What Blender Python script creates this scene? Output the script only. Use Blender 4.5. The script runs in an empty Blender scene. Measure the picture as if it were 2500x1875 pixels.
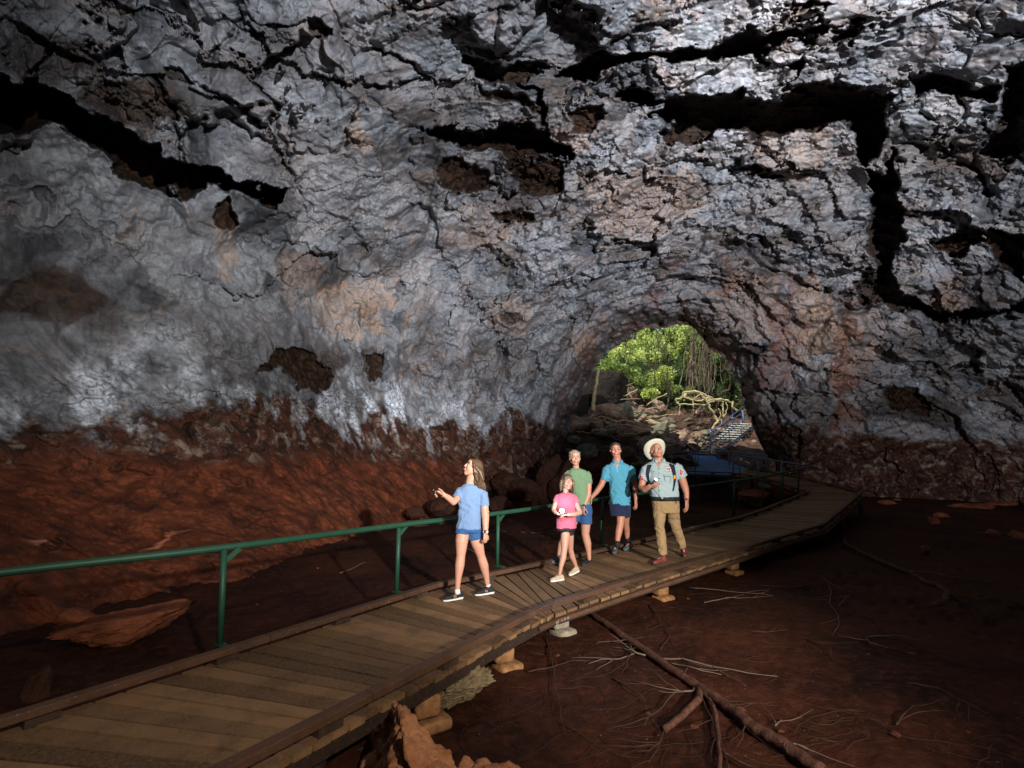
import bpy, math, random
import numpy as np
from mathutils import Vector, Matrix
rng = np.random.default_rng(7); random.seed(7)
C = bpy.context.scene.collection
# ---------------------------------------------------------------- camera model
F = 1250.0; PITCH = math.atan(177.5/F); CZ = 1.65
cp, sp = math.cos(PITCH), math.sin(PITCH)
def ray(u, v):
    a = (np.asarray(u, float)-1250)/F; b = (937.5-np.asarray(v, float))/F
    return a, cp-b*sp, sp+b*cp           # world x, y, z of the ray
def P(u, v, Y):
    "point seen at photo pixel (u, v) that lies Y metres ahead"
    x, y, z = ray(u, v)
    return Vector((float(x/y*Y), float(Y), float(CZ+z/y*Y)))
def Pz(u, v, z0=0.0):
    x, y, z = ray(u, v); t = (z0-CZ)/z
    return Vector((float(x*t), float(y*t), z0))
# ---------------------------------------------------------------- noise
def _h(i, j, k, s):
    with np.errstate(over='ignore'):
        n = (i.astype(np.uint32)*np.uint32(374761393) + j.astype(np.uint32)*np.uint32(668265263)
             + k.astype(np.uint32)*np.uint32(2147483647-40503) + np.uint32((s*1274126177) & 0xffffffff))
        n = (n ^ (n >> np.uint32(13)))*np.uint32(1274126177)
        n = (n ^ (n >> np.uint32(15)))*np.uint32(2246822519)
        return n ^ (n >> np.uint32(16))
def vnoise(p, s=0):
    "gradient-like value noise, -1..1"
    f = np.floor(p); i = f.astype(np.int64); t = (p-f).astype(np.float32)
    t = t*t*t*(t*(t*6-15)+10)
    out = 0
    for dx in (0, 1):
        wx = t[:, 0] if dx else 1-t[:, 0]
        for dy in (0, 1):
            wy = wx*(t[:, 1] if dy else 1-t[:, 1])
            for dz in (0, 1):
                w = wy*(t[:, 2] if dz else 1-t[:, 2])
                out = out + w*(_h(i[:, 0]+dx, i[:, 1]+dy, i[:, 2]+dz, s).astype(np.float32)/np.float32(2147483648.)-1)
    return out
def fbm(p, o=4, s=0, g=.5, ridged=False):
    r = 0; a = 1.; n = 0
    for k in range(o):
        v = vnoise(p*(2.03**k)+k*17.3, s+k)
        if ridged: v = 1-2*np.abs(v)
        r = r+a*v; n += a; a *= g
    return r/n
def voro(p, s=0, jit=.9, vec=False):
    "3-D cells: f1, f2, random value, random vector of the nearest cell"
    f = np.floor(p); i = f.astype(np.int64); t = p-f
    n = len(p); d1 = np.full(n, 9.); d2 = np.full(n, 9.); v1 = np.zeros((n, 3)); qv = np.zeros((n, 3))
    for dx in (-1, 0, 1):
        for dy in (-1, 0, 1):
            for dz in (-1, 0, 1):
                a, b, c = i[:, 0]+dx, i[:, 1]+dy, i[:, 2]+dz
                h = np.stack([_h(a, b, c, s+q).astype(np.float64)/4294967296. for q in range(3)], 1)
                q = np.array((dx, dy, dz))+.5+(h-.5)*jit-t
                d = np.sqrt((q*q).sum(1)); m = d < d1
                d2 = np.where(m, d1, np.minimum(d2, d)); d1 = np.where(m, d, d1)
                v1[m] = h[m]; qv[m] = q[m]
    return (d1, d2, v1, qv) if vec else (d1, d2, v1)
def sst(a, b, x):
    t = np.clip((x-a)/(b-a), 0, 1); return t*t*(3-2*t)
# ---------------------------------------------------------------- objects
def tag(o, label=None, cat=None, group=None, kind=None):
    if label: o['label'] = label
    if cat: o['category'] = cat
    if group: o['group'] = group
    if kind: o['kind'] = kind
    return o
def link(name, me, mat=None, parent=None, smooth=True):
    o = bpy.data.objects.new(name, me); C.objects.link(o)
    if mat is not None:
        for m in (mat if isinstance(mat, (list, tuple)) else [mat]): me.materials.append(m)
    if smooth: me.shade_smooth()
    if parent is not None:
        o.parent = parent; o.matrix_parent_inverse = parent.matrix_basis.inverted()
    return o
def empty(name, loc, rz=0):
    o = bpy.data.objects.new(name, None); C.objects.link(o); o.location = loc; o.rotation_euler = (0, 0, rz)
    o.empty_display_size = .1; return o
def np_mesh(name, v, f):
    me = bpy.data.meshes.new(name); v = np.asarray(v, np.float32); f = np.asarray(f, np.int32)
    me.vertices.add(len(v)); me.vertices.foreach_set('co', v.ravel())
    k = f.shape[1]; me.loops.add(f.size); me.loops.foreach_set('vertex_index', f.ravel())
    me.polygons.add(len(f)); me.polygons.foreach_set('loop_start', np.arange(0, f.size, k, dtype=np.int32))
    me.update(calc_edges=True); return me
def attr(me, name, vals):
    a = me.attributes.new(name, 'FLOAT', 'POINT'); a.data.foreach_set('value', np.asarray(vals, np.float32))
class MB:
    "collects simple closed shapes into one mesh"
    def __init__(s): s.v = []; s.f = []; s.m = []
    def add(s, v, f, m=0):
        n = len(s.v); s.v += [tuple(x) for x in v]; s.f += [tuple(i+n for i in q) for q in f]; s.m += [m]*len(f)
    def rings(s, rings, cap=True, m=0):
        k = len(rings[0]); v = [p for r in rings for p in r]; f = []
        for a in range(len(rings)-1):
            for j in range(k):
                f.append((a*k+j, a*k+(j+1) % k, (a+1)*k+(j+1) % k, (a+1)*k+j))
        if cap: f.append(tuple(reversed(range(k)))); f.append(tuple((len(rings)-1)*k+j for j in range(k)))
        s.add(v, f, m)
    def tube(s, pts, rad, seg=8, cap=True, m=0, flat=1., ref=None):
        pts = [Vector(p) for p in pts]; n = len(pts)
        if not hasattr(rad, '__len__'): rad = [rad]*n
        d = (pts[1]-pts[0]).normalized()
        up = Vector(ref) if ref is not None else (Vector((0, 0, 1)) if abs(d.z) < .9 else Vector((1, 0, 0)))
        rs = []; x = d.cross(up).normalized()
        for i, p in enumerate(pts):
            a = pts[min(i+1, n-1)]-pts[max(i-1, 0)]
            if a.length > 1e-9: d = a.normalized()
            x = (x-d*x.dot(d)).normalized(); y = d.cross(x)
            rs.append([p+x*(math.cos(t)*rad[i])+y*(math.sin(t)*rad[i]*flat) for t in (2*math.pi*j/seg for j in range(seg))])
        s.rings(rs, cap, m)
    def capsule(s, a, b, ra, rb, seg=14, flat=1., ref=None):
        a = Vector(a); b = Vector(b); d = (b-a); L = d.length; d = d.normalized() if L > 1e-6 else Vector((0, 0, 1))
        pts = []; rad = []
        for t in (-88, -60, -35, -12): pts.append(a+d*(ra*math.sin(math.radians(t)))); rad.append(ra*math.cos(math.radians(t)))
        for q in (.25, .5, .75): pts.append(a.lerp(b, q)); rad.append(ra+(rb-ra)*q)
        for t in (12, 35, 60, 88): pts.append(b+d*(rb*math.sin(math.radians(t)))); rad.append(rb*math.cos(math.radians(t)))
        s.tube(pts, rad, seg, flat=flat, ref=ref)
    def ell(s, c, r, M=None, seg=20, rg=12, m=0):
        c = Vector(c); rs = []
        for i in range(rg+1):
            ph = -math.pi/2+math.pi*(i+.02)/(rg+.04); rs.append([])
            for j in range(seg):
                t = 2*math.pi*j/seg
                q = Vector((r[0]*math.cos(ph)*math.cos(t), r[1]*math.cos(ph)*math.sin(t), r[2]*math.sin(ph)))
                rs[-1].append(c+(M @ q if M is not None else q))
        s.rings(rs, True, m)
    def box(s, c, sx, sy, sz, M=None, m=0):
        c = Vector(c); v = []
        for x, y, z in ((-1,-1,-1),(1,-1,-1),(1,1,-1),(-1,1,-1),(-1,-1,1),(1,-1,1),(1,1,1),(-1,1,1)):
            q = Vector((x*sx/2, y*sy/2, z*sz/2)); v.append(c+(M @ q if M is not None else q))
        s.add(v, [(0,3,2,1),(4,5,6,7),(0,1,5,4),(1,2,6,5),(2,3,7,6),(3,0,4,7)], m)
    def bar(s, a, b, w, h, up=(0, 0, 1), m=0):
        "rectangular bar from a to b"
        a = Vector(a); b = Vector(b); d = (b-a).normalized(); x = d.cross(Vector(up)).normalized(); y = x.cross(d)
        s.rings([[p+x*(i*w/2)+y*(j*h/2) for i, j in ((-1,-1),(1,-1),(1,1),(-1,1))] for p in (a, b)], True, m)
    def mesh(s, name='m'):
        me = bpy.data.meshes.new(name); me.from_pydata(s.v, [], s.f); me.validate()
        if any(s.m) and len(me.polygons) == len(s.m): me.polygons.foreach_set('material_index', s.m)
        me.update(); return me
    def build(s, name, mat, parent=None, smooth=True, remesh=0, sm=0, disp=None, bevel=0):
        me = s.mesh(name)
        if remesh or bevel:
            o = bpy.data.objects.new('tmp', me); C.objects.link(o)
            if bevel:
                q = o.modifiers.new('b', 'BEVEL'); q.width = bevel; q.segments = 2; q.limit_method = 'ANGLE'
            if remesh:
                q = o.modifiers.new('r', 'REMESH'); q.mode = 'VOXEL'; q.voxel_size = remesh
            if sm:
                q = o.modifiers.new('s', 'SMOOTH'); q.factor = .5; q.iterations = sm
            dg = bpy.context.evaluated_depsgraph_get(); dg.update()
            m2 = bpy.data.meshes.new_from_object(o.evaluated_get(dg)); m2.name = name
            bpy.data.objects.remove(o); bpy.data.meshes.remove(me); me = m2
            if disp is not None:
                n = len(me.vertices); co = np.empty(n*3, np.float32); me.vertices.foreach_get('co', co)
                no = np.empty(n*3, np.float32); me.vertices.foreach_get('normal', no)
                co = co.reshape(-1, 3).astype(float); no = no.reshape(-1, 3); co = co+no*disp(co)[:, None]
                me.vertices.foreach_set('co', co.astype(np.float32).ravel()); me.update()
            me.materials.clear()
        return link(name, me, mat, parent, smooth)
def copy_thing(root):
    r = root.copy(); C.objects.link(r)
    for ch in list(root.children):
        c = ch.copy(); C.objects.link(c); c.parent = r
        for g in list(ch.children):
            d = g.copy(); C.objects.link(d); d.parent = c
    return r
# ---------------------------------------------------------------- materials
class NT:
    def __init__(s, name, rough=.7, spec=.3):
        s.m = bpy.data.materials.new(name); s.m.use_nodes = True; s.t = s.m.node_tree; s.n = s.t.nodes
        s.b = s.n['Principled BSDF']; s.b.inputs['Roughness'].default_value = rough
        s.b.inputs['Specular IOR Level'].default_value = spec
        s.tc = s.n.new('ShaderNodeTexCoord').outputs['Object']
    def l(s, a, b): s.t.links.new(a, b)
    def set(s, sock, v):
        if hasattr(v, 'links') or hasattr(v, 'is_output'): s.l(v, sock)
        else: sock.default_value = v
    def noise(s, scale, det=4, rough=.55, dist=0., vec=None, col=False):
        n = s.n.new('ShaderNodeTexNoise'); n.inputs['Scale'].default_value = scale; n.inputs['Detail'].default_value = det
        n.inputs['Roughness'].default_value = rough; n.inputs['Distortion'].default_value = dist
        s.l(vec or s.tc, n.inputs['Vector']); return n.outputs['Color' if col else 'Fac']
    def voro(s, scale, feat='F1', out='Distance', vec=None):
        n = s.n.new('ShaderNodeTexVoronoi'); n.feature = feat; n.inputs['Scale'].default_value = scale
        s.l(vec or s.tc, n.inputs['Vector']); return n.outputs[out]
    def ramp(s, f, stops):
        n = s.n.new('ShaderNodeValToRGB'); e = n.color_ramp.elements
        while len(e) < len(stops): e.new(.5)
        for k, (p, c) in enumerate(stops):
            e[k].position = p; e[k].color = (c if hasattr(c, '__len__') else (c, c, c))[:3] + (1,) if hasattr(c, '__len__') else (c, c, c, 1)
        s.l(f, n.inputs[0]); return n.outputs[0]
    def mix(s, f, a, b, mode='MIX'):
        n = s.n.new('ShaderNodeMix'); n.data_type = 'RGBA'; n.blend_type = mode
        for i, v in ((0, f), (6, a), (7, b)):
            if hasattr(v, 'is_output'): s.l(v, n.inputs[i])
            else: n.inputs[i].default_value = v if i == 0 else tuple(v)[:3]+(1,)
        return n.outputs[2]
    def math(s, op, a, b=0., clamp=False):
        n = s.n.new('ShaderNodeMath'); n.operation = op; n.use_clamp = clamp
        for i, v in enumerate((a, b)):
            if hasattr(v, 'is_output'): s.l(v, n.inputs[i])
            else: n.inputs[i].default_value = v
        return n.outputs[0]
    def attr(s, name):
        n = s.n.new('ShaderNodeAttribute'); n.attribute_name = name; return n.outputs['Fac']
    def island(s): return s.n.new('ShaderNodeNewGeometry').outputs['Random Per Island']
    def scale(s, v):
        n = s.n.new('ShaderNodeMapping'); n.inputs['Scale'].default_value = v; s.l(s.tc, n.inputs['Vector']); return n.outputs[0]
    def bump(s, h, strength=.5, dist=.02, prev=None):
        n = s.n.new('ShaderNodeBump'); n.inputs['Strength'].default_value = strength; n.inputs['Distance'].default_value = dist
        s.l(h, n.inputs['Height'])
        if prev is not None: s.l(prev, n.inputs['Normal'])
        s.l(n.outputs[0], s.b.inputs['Normal']); return n.outputs[0]
    def base(s, c):
        if hasattr(c, 'is_output'): s.l(c, s.b.inputs['Base Color'])
        else: s.b.inputs['Base Color'].default_value = tuple(c)[:3]+(1,)
        return s
def plain(name, c, rough=.6, spec=.3, var=.25, scale=20, bump=0, metal=0, bscale=None):
    t = NT(name, rough, spec); f = t.noise(scale, 4)
    t.base(t.mix(t.ramp(f, [(.3, 0.), (.7, 1.)]), [x*(1-var) for x in c], [min(1, x*(1+var)) for x in c]))
    t.b.inputs['Metallic'].default_value = metal
    if bump: t.bump(t.noise(bscale or scale*3, 4), bump, .01)
    return t.m
def emit(name, c, st):
    t = NT(name); t.base((.8, .8, .8)); t.b.inputs['Emission Color'].default_value = tuple(c)+(1,); t.b.inputs['Emission Strength'].default_value = st
    return t.m
# ================================================================ THE CAVE
# control points: (u, v, distance ahead)
ctl = [(-900,-700,4.2),(-900,0,4.6),(-900,600,5.2),(-900,1200,5.0),(-900,1700,4.4),
 (0,-700,6.0),(600,-700,6.3),(1250,-700,6.5),(2000,-700,6.5),(2600,-700,6.2),(3400,-700,5.6),
 (3400,0,7.5),(3400,600,9.5),(3400,1200,11),(3400,1700,11),
 (0,1700,5.9),(600,1700,9.0),(1100,1700,17),(1800,1700,24),(2500,1700,20),
 (0,1518,6.2),(0,1300,7.4),(0,1200,8.3),(0,1050,9.0),(0,950,9.4),(0,800,9.7),(0,600,9.4),(0,300,8.6),(0,0,7.5),
 (300,1440,7.8),(300,1300,9.0),(300,1170,10.2),(300,950,11.2),(300,600,11.2),(300,300,10.0),(300,0,8.4),
 (600,1385,9.3),(600,1290,10.6),(600,1150,12.2),(600,950,13.3),(600,750,13.8),(600,600,13.5),(600,300,11.2),(600,0,9.0),
 (850,1320,12.6),(850,1150,15.5),(850,950,17.2),(850,750,17.2),(850,500,14.5),(850,200,11),
 (1100,1250,18.5),(1100,1100,21.5),(1100,900,21.8),(1100,600,18.3),(1100,300,13.5),(1100,0,9.8),
 (1300,1180,25),(1300,1000,25.5),(1300,700,21.5),(1380,1130,27.5),(1400,1000,27.5),(1450,900,27.5),(1500,840,27.4),
 (1600,770,26.5),(1700,780,26.5),(1800,880,27),(1830,1000,27.5),(1880,1130,27.5),
 (1600,600,20.5),(1600,300,14.3),(1600,0,9.9),(1950,1150,27),(1950,900,25),(1950,600,19.5),(1950,300,14),(1950,0,9.8),
 (2250,1170,25),(2250,900,22),(2250,600,17.5),(2250,300,13),(2250,0,9.3),
 (2500,1190,22),(2500,900,19),(2500,600,15),(2500,300,11.8),(2500,0,8.8)]
ctl = np.array(ctl, float)
def _U(r2): return np.where(r2 > 0, .5*r2*np.log(r2+1e-12), 0)
_X = ctl[:, :2]/1000; _n = len(_X)
_K = _U(((_X[:, None]-_X[None])**2).sum(2))+np.eye(_n)*.002
_Pm = np.c_[np.ones(_n), _X]
_A = np.zeros((_n+3, _n+3)); _A[:_n, :_n] = _K; _A[:_n, _n:] = _Pm; _A[_n:, :_n] = _Pm.T
_w = np.linalg.solve(_A, np.r_[np.log(ctl[:, 2]), 0, 0, 0])
def depth0(u, v):
    u = np.asarray(u, float).ravel()/1000; v = np.asarray(v, float).ravel()/1000; r = _w[_n]+_w[_n+1]*u+_w[_n+2]*v
    for k in range(_n): r = r+_w[k]*_U((u-_X[k, 0])**2+(v-_X[k, 1])**2)
    return np.exp(r)
ARCH = [(1379,1170),(1383,1071),(1393,1023),(1421,957),(1443,912),(1476,863),(1512,841),(1542,815),(1578,799),(1628,799),(1659,787),(1689,795),
 (1714,820),(1735,851),(1768,869),(1785,901),(1805,942),(1816,982),(1823,1008),(1841,1048),(1864,1096),(1885,1134),(1890,1170)]
def sdf_poly(u, v, poly):
    "signed distance in photo pixels, negative inside"
    d = np.full(u.shape, 1e9); ins = np.zeros(u.shape, bool); n = len(poly)
    for i in range(n):
        x1, y1 = poly[i]; x2, y2 = poly[(i+1) % n]; ex, ey = x2-x1, y2-y1
        t = np.clip(((u-x1)*ex+(v-y1)*ey)/(ex*ex+ey*ey+1e-9), 0, 1)
        d = np.minimum(d, np.hypot(u-x1-t*ex, v-y1-t*ey))
        if y1 != y2:
            c = ((y1 > v) != (y2 > v)) & (u < (x2-x1)*(v-y1)/(y2-y1)+x1); ins ^= c
    return np.where(ins, -d, d)
def side_line(u, v, pl):
    "distance to an open polyline and on which side (>0 is right of travel, i.e. below for left-to-right)"
    d = np.full(u.shape, 1e9); s = np.zeros(u.shape)
    for (x1, y1), (x2, y2) in zip(pl[:-1], pl[1:]):
        ex, ey = x2-x1, y2-y1; t = np.clip(((u-x1)*ex+(v-y1)*ey)/(ex*ex+ey*ey), 0, 1)
        q = np.hypot(u-x1-t*ex, v-y1-t*ey); m = q < d; d = np.where(m, q, d); s = np.where(m, np.sign(ex*(v-y1)-ey*(u-x1)), s)
    return d, s
def A6(l): return [(x/1.508, y/1.508) for x, y in l]
def A7(l): return [(1200+x/1.508, y/1.508) for x, y in l]
# hollows behind the hanging slabs: outline, depth in metres, brownness of the rock inside
HOLES = [
 (A6([(-60,270),(120,310),(270,400),(440,460),(520,520),(640,585),(760,600),(880,660),(990,650),(1060,690),(1040,750),(960,720),(860,700),(760,700),(700,735),(600,690),(480,665),(380,600),(300,530),(200,480),(-60,500)]), 3.6, 1),
 (A6([(860,720),(850,770),(890,850),(860,860),(810,830),(810,780)]), .8, 1),
 (A6([(1560,480),(1885,462),(2010,475),(2060,540),(2110,570),(2080,600),(1900,600),(1800,550),(1640,540)]), 2.6, 1),
 (A7([(60,605),(270,600),(265,680),(200,725),(110,715),(70,650)]), 1.0, 1),
 (A6([(1620,600),(1700,590),(1840,690),(1820,715),(1680,715),(1610,660)]), .7, 1),
 (A6([(1815,780),(1960,785),(1970,820),(1850,825)]), .7, 1),
 (A7([(-130,200),(0,220),(100,240),(230,240),(110,300),(190,330),(205,460),(180,465),(160,340),(60,315),(-60,300)]), 1.3, .9),
 (A7([(-60,340),(60,345),(185,400),(150,410),(0,385)]), .5, 1),
 (A7([(105,215),(215,225),(220,255),(150,262),(100,240)]), .5, 1),
 (A7([(285,400),(330,378),(430,385),(420,430),(370,470),(310,470)]), .7, 1),
 (A7([(240,250),(380,180),(500,220),(600,200),(820,160),(890,110),(940,80),(1000,130),(1110,120),(1220,100),(1180,128),(1030,165),(1015,250),(990,262),(975,200),(820,205),(600,232),(520,250),(400,265),(340,300),(240,272)]), 2.4, .9),
 (A7([(1240,110),(1330,100),(1330,180),(1290,170)]), .7, .8),
 (A7([(430,352),(540,328),(620,355),(720,345),(920,338),(935,372),(1060,362),(1150,320),(1260,308),(1420,330),(1485,330),(1440,410),(1450,500),(1420,560),(1385,625),(1340,605),(1325,500),(1280,455),(1180,492),(1060,502),(960,492),(860,482),(780,540),(640,540),(620,500),(665,460),(560,420),(600,385),(500,372)]), 3.4, .95),
 (A7([(1385,620),(1450,640),(1480,560),(1505,700),(1510,780),(1522,900),(1470,920),(1462,1000),(1530,1085),(1640,1145),(1800,1140),(1970,1105),(1970,1135),(1800,1168),(1640,1195),(1470,1135),(1440,1105),(1370,1112),(1335,1040),(1395,1000),(1385,880),(1405,760)]), 2.8, .9),
 (A7([(1530,290),(1600,262),(1700,278),(1800,305),(1885,300),(1850,385),(1760,350),(1640,340),(1560,352)]), 1.4, .8),
 (A7([(1885,250),(1975,225),(1975,560),(1885,600),(1810,585),(1820,500),(1880,420)]), 1.3, .8),
 (A7([(1620,895),(1700,850),(1830,838),(1975,870),(1975,1070),(1880,985),(1790,880),(1740,945),(1640,925)]), 1.5, 1),
 (A7([(1070,22),(1180,0),(1255,15),(1180,38),(1090,45)]), .5, 1),
 (A7([(1080,235),(1130,220),(1180,245),(1150,275),(1095,262)]), .6, 1),
 (A7([(900,615),(980,605),(1085,650),(1060,672),(960,650)]), .7, 1),
 (A6([(1130,60),(1190,70),(1230,130),(1180,135),(1120,110)]), .6, .8),
 (A6([(935,1370),(1010,1310),(1080,1290),(1160,1310),(1230,1400),(1200,1440),(1100,1450),(1060,1380),(990,1360)]), .6, 1),
 (A6([(1340,1310),(1400,1300),(1395,1390),(1360,1395)]), .6, 1),
 (A6([(620,250),(680,250),(740,290),(690,300),(630,285)]), .6, .8),
 (A7([(150,1180),(60,1195),(20,1160),(110,1150)]), .4, .8),
 (A7([(1430,1440),(1560,1425),(1620,1490),(1600,1530),(1470,1520)]), .5, 1),
 (A7([(820,840),(900,830),(970,870),(900,880)]), .5, .6),
]
# slab edges: polyline, rise in metres of the rock ABOVE/left of it (hangs nearer), reach in px
EDGES = [
 (A6([(0,80),(180,175),(420,250),(600,275),(700,300),(830,350),(900,420),(1000,480),(1060,580),(1100,660)]), .45, 90),
 (A6([(560,0),(650,60),(880,80),(960,120),(980,190),(940,270),(800,230),(680,220)]), .25, 50),
 (A6([(690,240),(760,290),(860,360),(930,440),(1010,470),(1070,400)]), .25, 60),
 (A6([(880,0),(900,60),(960,110),(1000,170),(1100,280),(1300,300),(1480,300),(1620,330),(1700,290),(1840,190)]), .45, 90),
 (A6([(1250,110),(1400,150),(1500,240),(1620,330)]), .2, 40),
 (A6([(1090,660),(1180,690),(1300,660),(1440,610)]), .2, 40),
 (A6([(790,1060),(860,1105),(960,1080),(1060,1000),(1130,935),(1240,910),(1270,860)]), .5, 70),
 (A6([(940,850),(1010,790),(1060,770),(1120,800)]), .25, 50),
 (A6([(1000,1220),(1080,1180),(1180,1220),(1240,1210)]), .15, 40),
 (A6([(370,870),(480,880),(590,900)]), .1, 30),
 (A6([(600,1000),(740,1030),(770,960)]), .2, 40),
 (A6([(1240,1000),(1400,1010),(1560,1060),(1700,1080),(1885,1160)]), .25, 60),
 (A6([(660,1460),(760,1420),(850,1470),(920,1430),(980,1480),(1040,1440),(1100,1500),(1180,1470),(1240,1520),(1330,1500)]), .35, 45),
 (A7([(-250,90),(-100,60),(60,20),(260,0)]), .2, 50),
 (A7([(260,20),(310,70),(430,90),(500,130),(560,100),(700,60),(760,0)]), .45, 60),
 (A7([(0,190),(110,180),(190,210),(240,250)]), .25, 40),
 (A7([(1000,130),(1100,110),(1240,90),(1330,60),(1450,70)]), .3, 60),
 (A7([(1040,300),(1240,330),(1440,300),(1530,290)]), .3, 50),
 (A7([(1060,565),(1120,600),(1230,640),(1260,740),(1300,790),(1390,800)]), .55, 60),
 (A7([(960,490),(1060,580),(1100,700),(1180,760),(1210,840),(1190,880)]), .35, 50),
 (A7([(1000,830),(1040,900),(1100,980),(1180,920),(1240,880),(1380,860)]), .5, 60),
 (A7([(550,640),(700,580),(860,600),(960,690),(1080,700)]), .25, 50),
 (A7([(480,800),(640,740),(820,740),(940,790)]), .25, 45),
 (A7([(260,830),(330,900),(480,930),(640,900),(700,830),(830,830),(930,890),(1000,920)]), .4, 55),
 (A7([(0,880),(120,900),(230,850),(260,830)]), .25, 45),
 (A7([(420,1010),(560,960),(700,1000),(800,960),(900,1030),(960,1100),(980,1180)]), .35, 50),
 (A7([(830,1010),(870,1080),(960,1140),(1000,1200),(990,1260)]), .35, 40),
 (A7([(1560,510),(1640,500),(1700,560),(1800,520),(1860,460)]), .4, 60),
 (A7([(1510,640),(1600,640),(1700,620),(1830,600)]), .35, 50),
 (A7([(1510,770),(1560,790),(1700,700),(1880,640)]), .5, 60),
 (A7([(1560,880),(1640,880),(1740,830),(1880,800)]), .4, 60),
 (A7([(1560,1350),(1620,1360),(1800,1340),(1961,1350)]), .35, 60),
 (A7([(1210,1400),(1300,1470),(1330,1540),(1480,1560),(1560,1620)]), .3, 50),
 (A7([(850,1260),(960,1290),(1010,1370),(1050,1450),(1060,1560),(1150,1640)]), .7, 50),
 (A7([(790,1240),(860,1230),(960,1260),(990,1270)]), .4, 50),
 (A7([(1100,980),(1200,1010),(1330,1000)]), .3, 40),
]
# thin cracks: polyline, depth, half width px
CRACKS = [(A6([(580,285),(620,370),(640,470),(665,580)]), .7, 5), (A6([(180,170),(110,310)]), .4, 4), (A6([(940,320),(1020,430),(1020,480),(1080,580)]), .6, 6),
 (A6([(760,290),(870,380),(960,470),(1020,470)]), .3, 4), (A6([(1400,150),(1500,260),(1560,330)]), .4, 5), (A6([(870,0),(900,50),(880,90),(800,180)]), .4, 7),
 (A7([(505,150),(515,220)]), .6, 6), (A7([(1330,1380),(1560,1380),(1650,1370)]), .4, 4), (A7([(1640,1170),(1660,1300),(1570,1350)]), .3, 4),
 (A6([(700,1600),(690,1560),(800,1500)]), .3, 4), (A7([(980,1100),(960,1200),(1000,1260)]), .4, 6), (A7([(1720,290),(1740,400),(1700,560)]), .4, 6),
 (A7([(1820,480),(1800,600),(1840,760)]), .5, 7), (A7([(1640,880),(1700,760)]), .3, 5)]
def grid_axis(a, b, lo, hi, st, g=1.12):
    m = list(np.arange(a, b, st)); x = b; s = st
    while x < hi: m.append(x); s *= g; x += s
    m.append(hi); x = a; s = st; l = []
    while True:
        s *= g; x -= s
        if x <= lo: break
        l.append(x)
    return np.array([lo]+l[::-1]+m)
STEP = 2.2
gu = grid_axis(-40, 2540, -900, 3400, STEP); gv = grid_axis(-40, 1530, -700, 1700, STEP)
nu, nv = len(gu), len(gv)
U, V = [a.ravel() for a in np.meshgrid(gu, gv)]
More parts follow.
